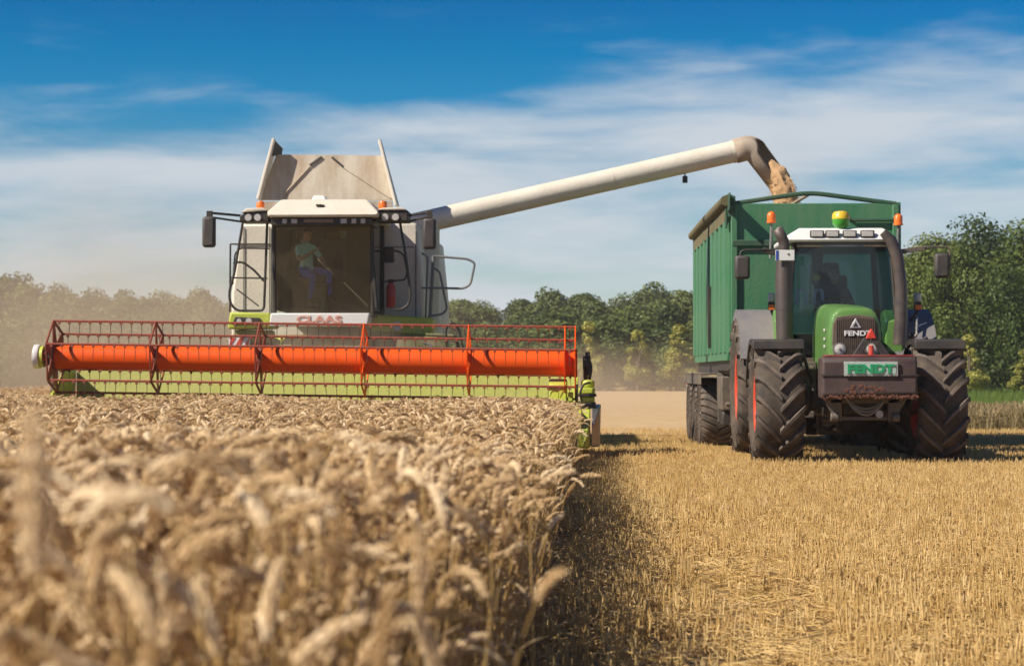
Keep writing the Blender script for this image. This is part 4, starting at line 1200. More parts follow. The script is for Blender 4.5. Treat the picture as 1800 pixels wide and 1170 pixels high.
# ================================================================== THE TRACTOR
FGREEN = paint('tractor green', (.085, .235, .042), rough=.32, dust=.16, scale=2.5, dustcol=(.30, .26, .14), coat=.25)
FGRILLE = paint('grille brown', (.085, .062, .050), rough=.6, dust=.35, scale=5, dustcol=(.22, .16, .11))
FENDER = paint('grey fender', (.16, .155, .165), rough=.45, dust=.3, scale=2.5, dustcol=(.30, .25, .20))
WEIGHT = paint('weight dark', (.048, .028, .027), rough=.55, dust=.35, scale=3.5, dustcol=(.13, .085, .07))
WEIGHTR = paint('rusty edge', (.15, .052, .032), rough=.9, dust=.6, scale=9, dustcol=(.12, .055, .03))
REDT = paint('tractor red', (.62, .03, .015), rough=.4, dust=.12)
REDRIM = paint('red rim', (.68, .055, .02), rough=.4, dust=.12)
TGLASS = glass('tractor glass', (.50, .64, .76), .035, dustcol=(.30, .34, .36))  # blue in the tint stands in for sky reflected on the panes
EXH = paint('exhaust brown grey', (.10, .078, .072), rough=.42, dust=.2, scale=3, metal=.4, dustcol=(.16, .12, .1))
DUCT = paint('duct black', (.040, .032, .038), rough=.32, dust=.15, scale=3)
YELG = paint('dome yellow', (.75, .50, .03), rough=.3, dust=.05)
DOMEG = paint('dome green', (.05, .35, .03), rough=.3, dust=.05)

TR = Vector((3.58, 27.0, 0.0))
tractor = thing('tractor', 'green tractor with front ballast block and grey fenders pulling the trailer', 'tractor', TR)
def tp(mb, name, mat, parent=None, bevel=0, smooth=35):
    return mb.build(name, mat, parent or tractor, bevel=bevel, smooth=smooth)
fw = lug_wheel(.82, .645, 17, .42, .062, REDRIM, sweep=.40, lugw=.070)
rw = lug_wheel(1.05, .72, 19, .53, .062, REDRIM, sweep=.34, lugw=.072)
for s_ in (-1, 1):
    w_ = put_wheel(tractor, (-1.095 if s_ < 0 else 1.035, 0, .718), fw, 'front_wheel', spin=.11 * s_, steer=0)
    if s_ > 0: w_.scale = (1, 1, 1)
    put_wheel(tractor, (s_ * 1.095, 3.0, gz(3.6, 30) + 1.045), rw, 'rear_wheel', spin=.2 * s_)
def arc_fender(x0, x1, cy_, cz_, r, a0, a1, th=.02, lip=.06, n=14):
    m = MB(); rows = []
    for i in range(n + 1):
        a = R(a0 + (a1 - a0) * i / n); c, s__ = math.cos(a), math.sin(a)
        rows.append([(x0, cy_ - c * r, cz_ + s__ * r), (x1, cy_ - c * r, cz_ + s__ * r), (x1, cy_ - c * (r + th), cz_ + s__ * (r + th)), (x0, cy_ - c * (r + th), cz_ + s__ * (r + th))])
    m.sweepbox(rows)
    for x, q in ((x0, 1), (x1, -1)):
        m.sweepbox([[(x, cy_ - math.cos(R(a)) * (r - lip), cz_ + math.sin(R(a)) * (r - lip)), (x + .015 * q, cy_ - math.cos(R(a)) * (r - lip), cz_ + math.sin(R(a)) * (r - lip)),
                     (x + .015 * q, cy_ - math.cos(R(a)) * (r + .004), cz_ + math.sin(R(a)) * (r + .004)), (x, cy_ - math.cos(R(a)) * (r + .004), cz_ + math.sin(R(a)) * (r + .004))] for a in np.linspace(a0, a1, n + 1)])
    return m
for s_ in (-1, 1):
    x0, x1 = sorted((s_ * (.755 if s_ < 0 else .70), s_ * (1.44 if s_ < 0 else 1.37)))
    f_ = tp(arc_fender(x0, x1, 0, .718, .858, 62, 165, lip=.05), 'front_fender', BLACKM, smooth=30)
    m = MB().bx(x0, x1, -.43, -.37, 1.452, 1.575); tp(m, 'fender_flap', BLACKP, f_, bevel=.012)
    tp(MB().tube([(s_ * .6, .1, 1.0), (s_ * .75, .1, 1.5), (s_ * .95, .1, 1.62)], .025, 8), 'fender_bracket', BLACKM, f_)
    x0, x1 = sorted((s_ * .80, s_ * 1.42))
    rf = tp(arc_fender(x0, x1, 3.0, .96, 1.10, 20, 150, th=.03, lip=.10, n=18), 'rear_fender', FENDER, smooth=30)
    m = MB(); m.prism([(1.98, 1.42), (2.25, 1.35), (2.5, 2.02), (2.2, 2.06), (2.0, 1.9)], 'x', *sorted((s_ * .66, s_ * .93))); tp(m, 'fender_panel', FGREEN, bevel=.03)
    # corner lamp stalk on the fender
    p = spot(1356 if s_ < 0 else 1613, 540, 29.3) - TR
    m = MB().box((p.x, p.y, p.z + .02), (.10, .09, .12)); lm = tp(m, 'corner_lamp', BLACKM, bevel=.012)
    tp(MB().box((p.x, p.y - .05, p.z), (.09, .02, .075)), 'indicator', ORANGE, lm, bevel=.008)
    tp(MB().lathe([(-.05, .035), (-.03, .055), (.06, .055), (.08, .03)], (p.x, p.y - .0, p.z + .13), 'z', 14), 'side_light', LAMP, lm)
    tp(MB().tube([(p.x, p.y, p.z - .05), (p.x * .9, p.y + .1, p.z - .25)], .022, 6), 'lamp_stalk', BLACKM, lm)
# ---- chassis
m = MB(); m.bx(-.34, .34, .25, 4.0, .52, 1.25); m.bx(-.28, .28, -.5, .4, .6, 1.2); cha = tp(m, 'chassis', BLACKM, bevel=.04)
m = MB(); m.bx(-.80, .80, -.11, .13, .68, .90); m.lathe([(-.80, .20), (-.68, .24), (-.62, .15)], (0, 0, .79), 'x', 18); m.lathe([(.62, .15), (.68, .24), (.80, .20)], (0, 0, .79), 'x', 18); m.lathe([(-.22, .14), (-.15, .2), (.15, .2), (.22, .14)], (0, 0, .74), 'x', 18)
tp(m, 'front_axle', BLACKM, bevel=.02)
m = MB(); m.bx(-.85, .85, 2.88, 3.12, .85, 1.10); tp(m, 'rear_axle', BLACKM, bevel=.02)
m = MB()
m.bx(-.74, -.40, 1.3, 2.1, .62, 1.30); m.bx(-.80, -.45, 1.1, 1.4, .50, .60); m.bx(-.80, -.45, 1.1, 1.4, .86, .92); m.bx(-.80, -.45, 1.1, 1.4, 1.18, 1.24); m.bx(-.80, -.76, 1.1, 1.4, .5, 1.24)
tp(m, 'step', DARKSTEEL, bevel=.02)
m = MB(); m.bx(.42, .80, 1.2, 2.2, .60, 1.35); tp(m, 'fuel_tank', BLACKP, bevel=.06)
m = MB(); m.tube([(-.55, .4, .42), (-.3, .7, .36), (-.2, 1.0, .40)], .03, 8); m.tube([(-.50, .1, .52), (-.25, .15, .5)], .035, 8); m.lathe([(-.06, .05), (.06, .05)], (-.42, .1, .5), 'x', 10); m.bx(-.2, .75, 2.9, 3.2, .22, .70)
tp(m, 'drive_shaft', DARKSTEEL, bevel=.006)
m = MB(); m.bx(-.33, .62, 3.4, 4.2, .20, .75); m.bx(-.15, .0, .5, 3.4, .32, .5); tp(m, 'tow_frame', BLACKM, bevel=.02)
# ---- bonnet
HXC = -.08
def hood_row(y, hw, ztop, zbot, rad):
    hw *= .91
    out = []
    for i in range(17):
        t = i / 16 * PI
        cx_, sz_ = -math.cos(t), math.sin(t)
        e = .42
        out.append(Vector((HXC + hw * math.copysign(abs(cx_) ** e, cx_), y, zbot + (ztop - zbot) * (abs(sz_) ** e))))
    return out
rows = [hood_row(-.38, .355, 1.955, 1.24, 0), hood_row(-.36, .380, 1.99, 1.22, 0), hood_row(-.22, .388, 2.02, 1.2, 0), hood_row(.3, .375, 2.06, 1.2, 0), hood_row(1.1, .345, 2.10, 1.2, 0), hood_row(2.0, .33, 2.14, 1.22, 0)]
m = MB(); nn = 17
m.add([p for r in rows for p in r], [(i * nn + k, i * nn + k + 1, (i + 1) * nn + k + 1, (i + 1) * nn + k) for i in range(len(rows) - 1) for k in range(nn - 1)] + [tuple(range(nn - 1, -1, -1))])
hood = tp(m, 'bonnet', FGREEN, smooth=50)
# grille: a dark shield let into the nose with upright slats
gy_ = -.395
gp = [(-.31, 1.30), (-.335, 1.55), (-.325, 1.78), (-.27, 1.885), (0, 1.915), (.27, 1.885), (.325, 1.78), (.335, 1.55), (.31, 1.30)]
gp = [(a * .91 + HXC, b) for a, b in gp]
gr = tp(MB().prism(gp, 'y', gy_, -.37), 'grille', FGRILLE, bevel=.01)
sl = MB().box((0, 0, 0), (.011, .022, .54)).mesh('slat', FGRILLE)
for i in range(21):
    x = -.25 + .50 * i / 20
    k = place('slat', sl, gr, loc=(HXC + x, gy_ - .010, 1.60)); k.scale = (1, 1, 1 - .12 * (abs(x) / .27) ** 3)
m = MB().prism([(HXC - .075, 1.735), (HXC + .075, 1.735), (HXC, 1.865)], 'y', gy_ - .035, gy_ - .022); em = tp(m, 'emblem', paint('emblem silver', (.70, .70, .70), rough=.25, dust=.1, metal=.5), gr, bevel=.004)
tp(MB().prism([(HXC - .035, 1.752), (HXC + .035, 1.752), (HXC, 1.812)], 'y', gy_ - .040, gy_ - .036), 'emblem_core', BLACKM, em)
lettering('FENDT', .36, .068, .012, paint('letter white', (.80, .80, .78), dust=.1), gr, (HXC + .03, gy_ - .030, 1.665), stretch_bold=.03)
for s_ in (-1, 1):
    p = Vector((HXC + s_ * .212, gy_ - .012, 1.455))
    hl = tp(MB().lathe([(-.015, .085), (.03, .09)], p, 'y', 22), 'headlight', STEEL, hood)
    tp(MB().lathe([(-.035, .02), (-.02, .066), (0, .07)], p, 'y', 20), 'lens', LAMP, hl); tp(MB().lathe([(-.042, .012), (-.03, .022)], p, 'y', 12), 'bulb_cover', STEEL, hl)
for z in (1.72, 1.6, 1.5): tp(MB().box((HXC - .358, .05, z), (.012, .09, .035)), 'side_decal', WHITEP, hood)
# ---- front linkage, ballast block, plate
m = MB(); m.prism([(-1.12, .86), (-1.05, .80), (-.62, .80), (-.58, .90), (-.58, 1.30), (-.64, 1.345), (-1.06, 1.345), (-1.12, 1.30)], 'x', -.60, .62)
wt = tp(m, 'ballast_block', WEIGHT, bevel=.03)
tp(MB().bx(-.62, .64, -1.135, -1.122, 1.10, 1.118), 'seam', BLACKM, wt); m = MB()
nb = 26
for i in range(nb): 
    x = -.58 + 1.18 * i / (nb - 1); m.box((x, -1.10 + rnd.uniform(-.01, .005), .835 + rnd.uniform(-.02, .012)), (rnd.uniform(.03, .09), .04, rnd.uniform(.015, .05)), rot=(rnd.uniform(0, 1), rnd.uniform(0, 1), 0))
for i in range(16):
    x = -.30 + .44 * i / 15; m.box((x + rnd.uniform(-.03, .03), -1.119, .93 + rnd.uniform(-.05, .05)), (rnd.uniform(.02, .08), .012, rnd.uniform(.02, .05)), rot=(0, rnd.uniform(0, 3), 0))
tag(tp(m, 'rust_crust', WEIGHTR, wt, bevel=.008), kind='stuff')
m = MB(); m.bx(-.55, .60, -.98, -.70, 1.345, 1.375); tp(m, 'top_rail', paint('dark red rail', (.20, .012, .018), dust=.15), wt, bevel=.01)
pl = tp(MB().bx(-.325, .365, -1.155, -1.138, 1.10, 1.285), 'plate', paint('plate silver', (.42, .45, .43), rough=.35, dust=.1), wt, bevel=.004)
tp(MB().bx(-.298, .338, -1.161, -1.1565, 1.125, 1.262), 'plate_field', paint('plate pale', (.40, .52, .45), rough=.4, dust=.05), pl)
lettering('FENDT', .60, .115, .008, paint('plate green', (.01, .30, .11), rough=.4, dust=.03), pl, (.02, -1.167, 1.193), stretch_bold=.05)
# three-point bracket with red tip
m = MB()
for s_ in (-1, 1):
    m.sweepbox([[(s_ * .045 + .07 - .045, -.82, 1.60), (s_ * .045 + .07 + .045, -.82, 1.60), (s_ * .045 + .07 + .045, -.76, 1.60), (s_ * .045 + .07 - .045, -.76, 1.60)],
                [(s_ * .20 + .07 - .06, -.85, 1.345), (s_ * .20 + .07 + .06, -.85, 1.345), (s_ * .20 + .07 + .06, -.74, 1.345), (s_ * .20 + .07 - .06, -.74, 1.345)]])
hb = tp(m, 'hitch_bracket', BLACKM, bevel=.006)
m = MB().prism([(.0, 1.585), (.14, 1.585), (.11, 1.66), (.07, 1.72), (.03, 1.66)], 'y', -.84, -.75); tp(m, 'hitch_catch', REDT, hb, bevel=.01)
tp(MB().tube([(.07, -.80, 1.36), (.07, -.80, 1.5)], .035, 8), 'top_link', REDT, hb)
m = MB()
for s_ in (-1, 1):
    m.sweepbox([[(s_ * .42 - .05, -.70, .82), (s_ * .42 + .05, -.70, .82), (s_ * .42 + .05, -.70, .72), (s_ * .42 - .05, -.70, .72)], [(s_ * .36 - .05, -.2, .62), (s_ * .36 + .05, -.2, .62), (s_ * .36 + .05, -.2, .5), (s_ * .36 - .05, -.2, .5)]])
    m.prism([(s_ * .30, .80), (s_ * .55, .80), (s_ * .40, .55), (s_ * .30, .50)], 'y', -.72, -.66)
    m.lathe([(-.05, .06), (.05, .06)], (s_ * .40, -.72, .56), 'x', 12)
m.bx(-.45, .45, -.72, -.64, .74, .80); m.bx(-.30, .30, -.68, -.62, .52, .57)
lk = tp(m, 'front_linkage', DARKSTEEL, bevel=.01)
for k, dp in enumerate((.13, .17, .21)):
    tp(MB().tube([(x, -.78 - .02 * k, .80 - dp * (1 - ((x - .0) / .25) ** 2)) for x in np.linspace(-.25, .22, 13)], .014, 6), 'hose', paint('hose grey', (.22, .2, .19), dust=.2), lk)
tp(MB().lathe([(-.03, .05), (.03, .05)], (.18, -.76, .60), 'y', 12), 'coupling', STEEL, lk)
# ---- cab
CXc = .055
cz0, cz1 = 1.35, 3.00; cy0, cy1 = 2.02, 3.85
wT, wB = .70, .78
def cab_x(s_, z): return CXc + s_ * (wB + (wT - wB) * (z - 1.9) / 1.1 if z > 1.9 else wB)
m = MB(); N_ = 8; vv = []
for z in (1.40, 1.75, 2.1, 2.55, 3.0):
    for i in range(N_ + 1):
        t = -1 + 2 * i / N_; vv.append(Vector((cab_x(t * .96, z) if True else 0, cy0 + .16 * (z < 1.5) + .05 * (2.1 - z) * 0 - .10 * (1 - t * t), z)))
m.add(vv, [(j * (N_ + 1) + i, j * (N_ + 1) + i + 1, (j + 1) * (N_ + 1) + i + 1, (j + 1) * (N_ + 1) + i) for j in range(4) for i in range(N_)])
ws = tp(m, 'windscreen', TGLASS, smooth=60)
for s_ in (-1, 1):
    m = MB().plate([(cab_x(s_, 1.4), cy0 + .1, 1.4), (cab_x(s_, 1.9), cy1, 1.75), (cab_x(s_, 3.0), cy1, 3.0), (cab_x(s_, 3.0), cy0 + .05, 3.0)], .012); tp(m, 'side_window', TGLASS)
    m = MB().tube([(cab_x(s_, 1.35), cy0 + .03, 1.35), (cab_x(s_, 1.9), cy0, 1.9), (cab_x(s_, 3.02), cy0 + .02, 3.02)], .034, 8); tp(m, 'front_pillar', BLACKM)
    m = MB().tube([(cab_x(s_, 1.5) + s_ * .06, cy0 + .06, 1.5), (cab_x(s_, 1.9) + s_ * .055, cy0 + .05, 1.9), (cab_x(s_, 2.98) + s_ * .05, cy0 + .06, 2.98)], .032, 8); tp(m, 'door_frame', paint('frame light green', (.20, .42, .10), dust=.1, rough=.35))
    m = MB().tube([(cab_x(s_, 1.6), cy1, 1.6), (cab_x(s_, 3.0), cy1, 3.0)], .05, 8); tp(m, 'rear_pillar', BLACKM)
m = MB().plate([(cab_x(-1, 1.9), cy1, 1.75), (cab_x(1, 1.9), cy1, 1.75), (cab_x(1, 3.0), cy1, 3.0), (cab_x(-1, 3.0), cy1, 3.0)], .012); tp(m, 'rear_window', TGLASS)
m = MB(); m.bx(CXc - .74, CXc + .74, cy0 + .05, cy1, 1.28, 1.36); m.bx(CXc - .70, CXc + .70, cy1 - .04, cy1 + .03, 1.36, 1.74); m.bx(CXc - .72, CXc + .72, cy0 + .06, cy1, 2.99, 3.03); tp(m, 'cab_floor', INNER)
# roof
m = MB(); m.prism([(-.80, 3.03), (.72, 3.03), (.74, 3.10), (.60, 3.24), (-.62, 3.24), (-.83, 3.11)], 'y', cy0 - .12, cy1 + .1)
for v in m.v:
    if v.y < 2.2 and v.z > 3.2: v.y += .12
    v.x += CXc
tr_ = tp(m, 'cab_roof', WHITEP, bevel=.04)
tp(MB().bx(CXc - .66, CXc + .66, cy0 - .08, cy0 + .0, 2.955, 3.025), 'visor', paint('visor brown', (.06, .05, .04), dust=.3), tr_, bevel=.01)
for px in (1436.5, 1463.5, 1494, 1525):
    p = spot(px, 412, 28.9) - TR; b_ = tp(MB().box((p.x, cy0 - .095, 3.145), (.205, .04, .105)), 'roof_light', BLACKM, tr_, bevel=.012)
    tp(MB().box((p.x, cy0 - .117, 3.145), (.165, .02, .075)), 'lens', LAMP, b_, bevel=.006)
p = spot(1480, 400, 28.95) - TR
db = tp(MB().lathe([(-.03, .04), (.0, .085), (.05, .12), (.12, .125)], (p.x, cy0 + .05, 3.25), 'z', 22), 'guidance_receiver', DOMEG)
tp(MB().lathe([(.12, .128), (.19, .125), (.225, .10), (.24, .04)], (p.x, cy0 + .05, 3.25), 'z', 22), 'dome_cap', YELG, db)
# mirrors, beacons on stalks
for s_, px, py, wpx, hpx in ((-1, 1304.5, 470, .22, .345), (1, 1655, 467, .215, .36)):
    p = spot(px, py, 29.1) - TR
    ax0 = cab_x(s_, 2.75)
    if s_ < 0:
        m = MB().tube(fillet([(ax0, 2.15, 2.93), (p.x + .1, 2.1, 2.93), (p.x - .02, 2.1, 2.92), (p.x - .04, 2.1, 2.75), (p.x - .02, 2.1, 2.55)], .06), .016, 8); m.box((ax0 - .2, 2.14, 2.88), (.45, .05, .08), rot=(0, R(12), 0))
    else:
        m = MB().tube(fillet([(ax0, 2.15, 2.90), (p.x - .2, 2.1, 2.97), (p.x + .10, 2.1, 2.965), (p.x + .12, 2.1, 2.9), (p.x + .12, 2.1, 2.62)], .04), .016, 8); m.box((ax0 + .28, 2.12, 2.92), (.42, .05, .07), rot=(0, R(-8), 0))
    a_ = tp(m, 'mirror_arm', DARKSTEEL if s_ > 0 else BLACKM, bevel=.006)
    tp(MB().box((p.x, 2.08, p.z), (wpx, .13, hpx)), 'mirror', BLACKP, a_, bevel=.04)
for px, py0, py1 in ((1356, 392, 440), (1579, 396, 440)):
    p = spot(px, py0, 29.4) - TR; q = spot(px - 2, py1, 29.4) - TR
    st = tp(MB().tube([q + Vector((0, 0, -.12)), p], [.022, .018], 8), 'beacon_stalk', GREYT)
    MB().lathe([(0, .07), (.025, .07), (.03, .062), (.12, .064), (.15, .05), (.17, .02)], p, 'z', 18).build('beacon', ORANGE, st)
# exhaust with its blank number plate, and the dark intake duct on the other side
p = spot(1379, 600, 28.6) - TR; q = spot(1378, 446, 28.6) - TR
m = MB().tube([(p.x, 1.6, p.z - .1), (p.x, 1.6, p.z + .3), (q.x, 1.6, 2.45), (q.x, 1.6, q.z)], [.11, .125, .125, .105], 20)
m.tube([(p.x, 1.6, p.z + .45), (p.x, 1.6, p.z + .47)], .13, 20)
ex_ = tp(m, 'exhaust', EXH)
rows = fillet([(q.x, 1.6, q.z - .02), (q.x + .01, 1.6, q.z + .16), (q.x - .10, 1.57, q.z + .36)], .12, 5)
mm = MB(); v_ = []; 
mm.tube(rows, .078, 18, caps=False); eo = tp(mm, 'exhaust_bend', EXH, ex_); sm = eo.modifiers.new('thickness', 'SOLIDIFY'); sm.thickness = .006
tp(MB().lathe([(-.03, .11), (.02, .115), (.05, .08)], (q.x, 1.6, q.z), 'z', 16), 'clamp', STEEL, ex_)
lp = tp(MB().box((q.x + .0, 1.45, q.z - .03), (.27, .012, .15)), 'number_plate', WHITEP, bevel=.004)
tp(MB().box((q.x - .112, 1.441, q.z - .03), (.035, .006, .138)), 'blue_strip', paint('plate blue', (.02, .06, .35), dust=.03), lp); tp(MB().lathe([(-.004, .014), (.004, .014)], (q.x + .05, 1.441, q.z - .015), 'y', 12), 'seal', BLACKM, lp)
pts = [spot(a, b, 28.75) - TR for a, b in ((1552, 408), (1566, 422), (1577, 450), (1584, 500), (1584, 560), (1581, 606))]
tp(MB().tube(pts, [.06, .082, .088, .088, .092, .10], 18), 'intake_duct', DUCT)
tp(MB().tube([spot(1612, 556, 29.2) - TR, spot(1611, 588, 29.0) - TR, spot(1602, 596, 29.0) - TR], .018, 8), 'grab_handle', STEEL)
tp(MB().lathe([(-.05, .03), (0, .05), (.05, .03)], spot(1602, 590, 28.9) - TR, 'z', 10), 'handle_knob', BLACKM)
m = MB().bx(.84, 1.42, 3.3, 3.34, 1.55, 2.1); tp(m, 'mud_guard', paint('navy flap', (.012, .014, .022), dust=.1, rough=.8, spec=.2))
# inside the cab
m = MB().box((.06, 3.2, 1.85), (.5, .5, .14)); m.box((.06, 3.48, 2.25), (.5, .12, .75), rot=(R(-6), 0, 0)); m.box((.06, 3.52, 2.72), (.26, .1, .2)); tp(m, 'seat', paint('seat fabric', (.035, .04, .045), rough=.9, dust=.1), bevel=.04)
m = MB().tube([(.02, 2.2, 1.4), (.02, 2.36, 2.02)], [.09, .06], 10); m.box((.02, 2.28, 2.06), (.34, .16, .12), rot=(R(-25), 0, 0)); sc_ = tp(m, 'steering_column', BLACKP, bevel=.02)
ring = [Vector((.02 + .2 * math.cos(t), 2.46 + .2 * math.sin(t) * .8, 2.14 + .2 * math.sin(t) * .6)) for t in np.linspace(0, 2 * PI, 25)]
tp(MB().tube(ring, .015, 6, caps=False), 'steering_wheel', BLACKM, sc_)
q = spot(1434, 470, 29.6) - TR
m = MB().box((q.x, 2.6, q.z + .24), (.19, .05, .12)); m.box((q.x + .04, 2.75, q.z), (.16, .1, .5)); tp(m, 'terminal', BLACKP, bevel=.02)
tp(MB().lathe([(-.006, .055), (.006, .055)], (q.x + .02, 2.69, q.z - .14), 'y', 16), 'sticker', paint('sticker yellow', (.62, .55, .06), dust=.05))
for dx in (-.25, .0): tp(MB().tube(fillet([(q.x + dx - .02, 2.7, q.z - .55), (q.x + dx, 2.7, q.z - .32), (q.x + dx + .10, 2.7, q.z - .32), (q.x + dx + .12, 2.7, q.z - .55)], .04), .022, 8), 'lever_bracket', WHITEP)
tp(MB().tube([(q.x - .08, 2.65, q.z - .55), (q.x - .07, 2.65, q.z + .05)], .014, 6), 'lever', paint('lever tan', (.45, .33, .15), dust=.1))

# ================================================================== THE TRAILER
TGREEN = paint('trailer green', (.034, .185, .078), rough=.42, dust=.24, streak=True, scale=1.6, dustcol=(.20, .24, .15), var=.10)
TGREEND = paint('trailer dark green', (.018, .085, .045), rough=.5, dust=.25, scale=3, dustcol=(.14, .12, .07))
TARP = paint('rolled tarpaulin', (.10, .095, .04), rough=.75, dust=.5, scale=2.5, dustcol=(.22, .16, .08))
yaw = R(.9)
XR0 = Vector((2.27, 32.55, -.22))
trailer = thing('trailer', 'tall dark green grain trailer with ribbed sides hitched behind the tractor', 'trailer', XR0, yaw)
def xp(mb, name, mat, parent=None, bevel=0, smooth=35):
    return mb.build(name, mat, parent or trailer, bevel=bevel, smooth=smooth)
WD, LN, Z0, Z1 = 2.72, 7.9, 1.62, 4.14
m = MB().bx(0, WD, 0, .06, Z0, Z1 - .02); fwall = xp(m, 'front_wall', TGREEN, bevel=.008)
xp(MB().bx(.02, WD - .02, -.07, -.002, 3.42, 3.52), 'cross_rail', TGREEND, fwall, bevel=.01)
for x in (.05, WD - .05): xp(MB().bx(x - .05, x + .05, -.06, -.003, Z0, Z1 - .05), 'corner_post', TGREEN, fwall, bevel=.01)
m = MB().tube([(WD - .9, -.03, Z1 - .18), (WD - .75, -.05, Z1 - .30), (WD - .1, -.05, Z1 - .30), (WD - .05, -.03, Z1 - .16)], .028, 8); xp(m, 'grab_bar', TGREEND, fwall)
for x in (0, WD):
    m = MB().bx(x - .025, x + .025, .062, LN, Z0, Z1 - .3); m.bx(x - .05, x + .05, .062, LN, Z1 - .3, Z1); m.bx(x - .06, x + .06, .062, LN, Z0 - .06, Z0 + .08)
    sw = xp(m, 'side_wall', TGREEN, bevel=.006)
    sg = -1 if x == 0 else 1
    rib = MB().prism([(x + sg * .026, -.22), (x + sg * .085, -.20), (x + sg * .085, .20), (x + sg * .026, .22)], 'z', Z0 + .08, Z1 - .3).mesh('rib', TGREEN, smooth=20)
    y = .45
    while y < LN:
        place('rib', rib, sw, loc=(0, y, 0)); y += .92
xp(MB().bx(-.14, -.03, 3.15, 3.27, 1.8, 2.9), 'latch_bar', BLACKM)
m = MB().bx(0, WD, LN, LN + .06, Z0, Z1); xp(m, 'tailgate', TGREEN)
m = MB().bx(.03, WD - .03, .062, LN - .005, Z0 - .1, Z0 - .04); xp(m, 'floor', DARKSTEEL)
# tarpaulin rolled along the top of the near side, its clamps and the bow across the front
m = MB().tube([(-.09, -.08, Z1 + .02), (-.09, 2.2, Z1 + .015), (-.10, 5.0, Z1 + .02), (-.10, LN + .15, Z1 + .0)], [.085, .095, .085, .08], 12); tarp = xp(m, 'rolled_tarpaulin', TARP)
m = MB().plate([(-.065, .2, Z1 - .02), (-.065, LN, Z1 - .02), (-.075, LN, Z1 - .33), (-.075, .2, Z1 - .30)], .02); xp(m, 'tarpaulin_hem', TARP, tarp)
for y in (.02, 2.6, 5.2, LN): xp(MB().bx(-.085, -.055, y, y + .09, Z1 - .42, Z1 + .08), 'tarpaulin_strap', TGREEND, tarp, bevel=.006)
m = MB().lathe([(-.05, .11), (.07, .11)], (-.03, .02, Z1 + .02), 'y', 14); m.bx(-.05, .07, -.06, .05, Z1 - .25, Z1 + .10); m.bx(-.06, -.03, -.34, .05, Z1 - .16, Z1 + .13); xp(m, 'roll_bracket', TGREEND, bevel=.012)
P0, P1, P2 = Vector((.05, .03, Z1 - .02)), Vector((1.28, .03, Z1 + .16)), Vector((WD - .03, .03, Z1 - .03))
m = MB().tube(fillet([P0, P1, P2], .25), .04, 8); bow = xp(m, 'roof_bow', TGREEND)
xp(MB().tube([P1 + Vector((.05, 0, 0)), Vector((.95, .9, Z1 - .05))], .028, 8), 'bow_strut', paint('strut tan', (.30, .24, .16), dust=.3), bow)
# running gear
m = MB(); m.bx(.55, WD - .55, -.2, LN - .2, .85, 1.38); m.bx(.9, WD - .9, -2.0, -.1, .55, .80); xp(m, 'chassis', BLACKM, bevel=.02)
tw = lug_wheel(.64, .58, 30, .30, .018, GREYRIM, sweep=.2, lugw=.10)
for y in (3.4, 4.85, 6.3):
    for x in (.10, WD - .10):
        put_wheel(trailer, (x + (.2 if x < 1 else -.2) - (.30 if x < 1 else -.30), y, .63), tw, 'wheel', spin=y)
    xp(MB().tube([(.2, y, .63), (WD - .2, y, .63)], .07, 10), 'axle', BLACKM)
MUD = paint('mud grey', (.042, .041, .045), rough=.6, dust=.3, scale=2)
for x0, x1 in ((-.32, .42), (WD - .42, WD + .32)):
    m = MB(); m.bx(x0, x1, 2.62, 7.1, 1.325, 1.36); m.bx(x0, x0 + .025, 2.62, 7.1, 1.15, 1.325)
    m.prism([(2.50, .50), (2.62, .46), (2.74, 1.2), (2.74, 1.36), (2.60, 1.36), (2.5, 1.2)], 'x', x0 + (.30 if x0 < 0 else 0), x1 - (0 if x0 < 0 else .3)); xp(m, 'mudguard', MUD, bevel=.015)
m = MB(); m.bx(-.02, .72, 1.75, 2.45, .72, 1.30); m.bx(.05, .7, 1.70, 1.748, .80, .86); xp(m, 'tool_box', MUD, bevel=.03)
m = MB(); m.bx(.0, .7, 1.8, 2.4, .45, .70); xp(m, 'hydraulic_tank', BLACKM, bevel=.03)
m = MB().prism([(.0, 1.56), (.0, 1.40), (.62, 1.02), (.8, 1.0), (.8, 1.56)], 'y', .15, 2.8); m.bx(.02, .06, 2.8, LN, 1.34, 1.56); xp(m, 'front_skirt', BLACKM)

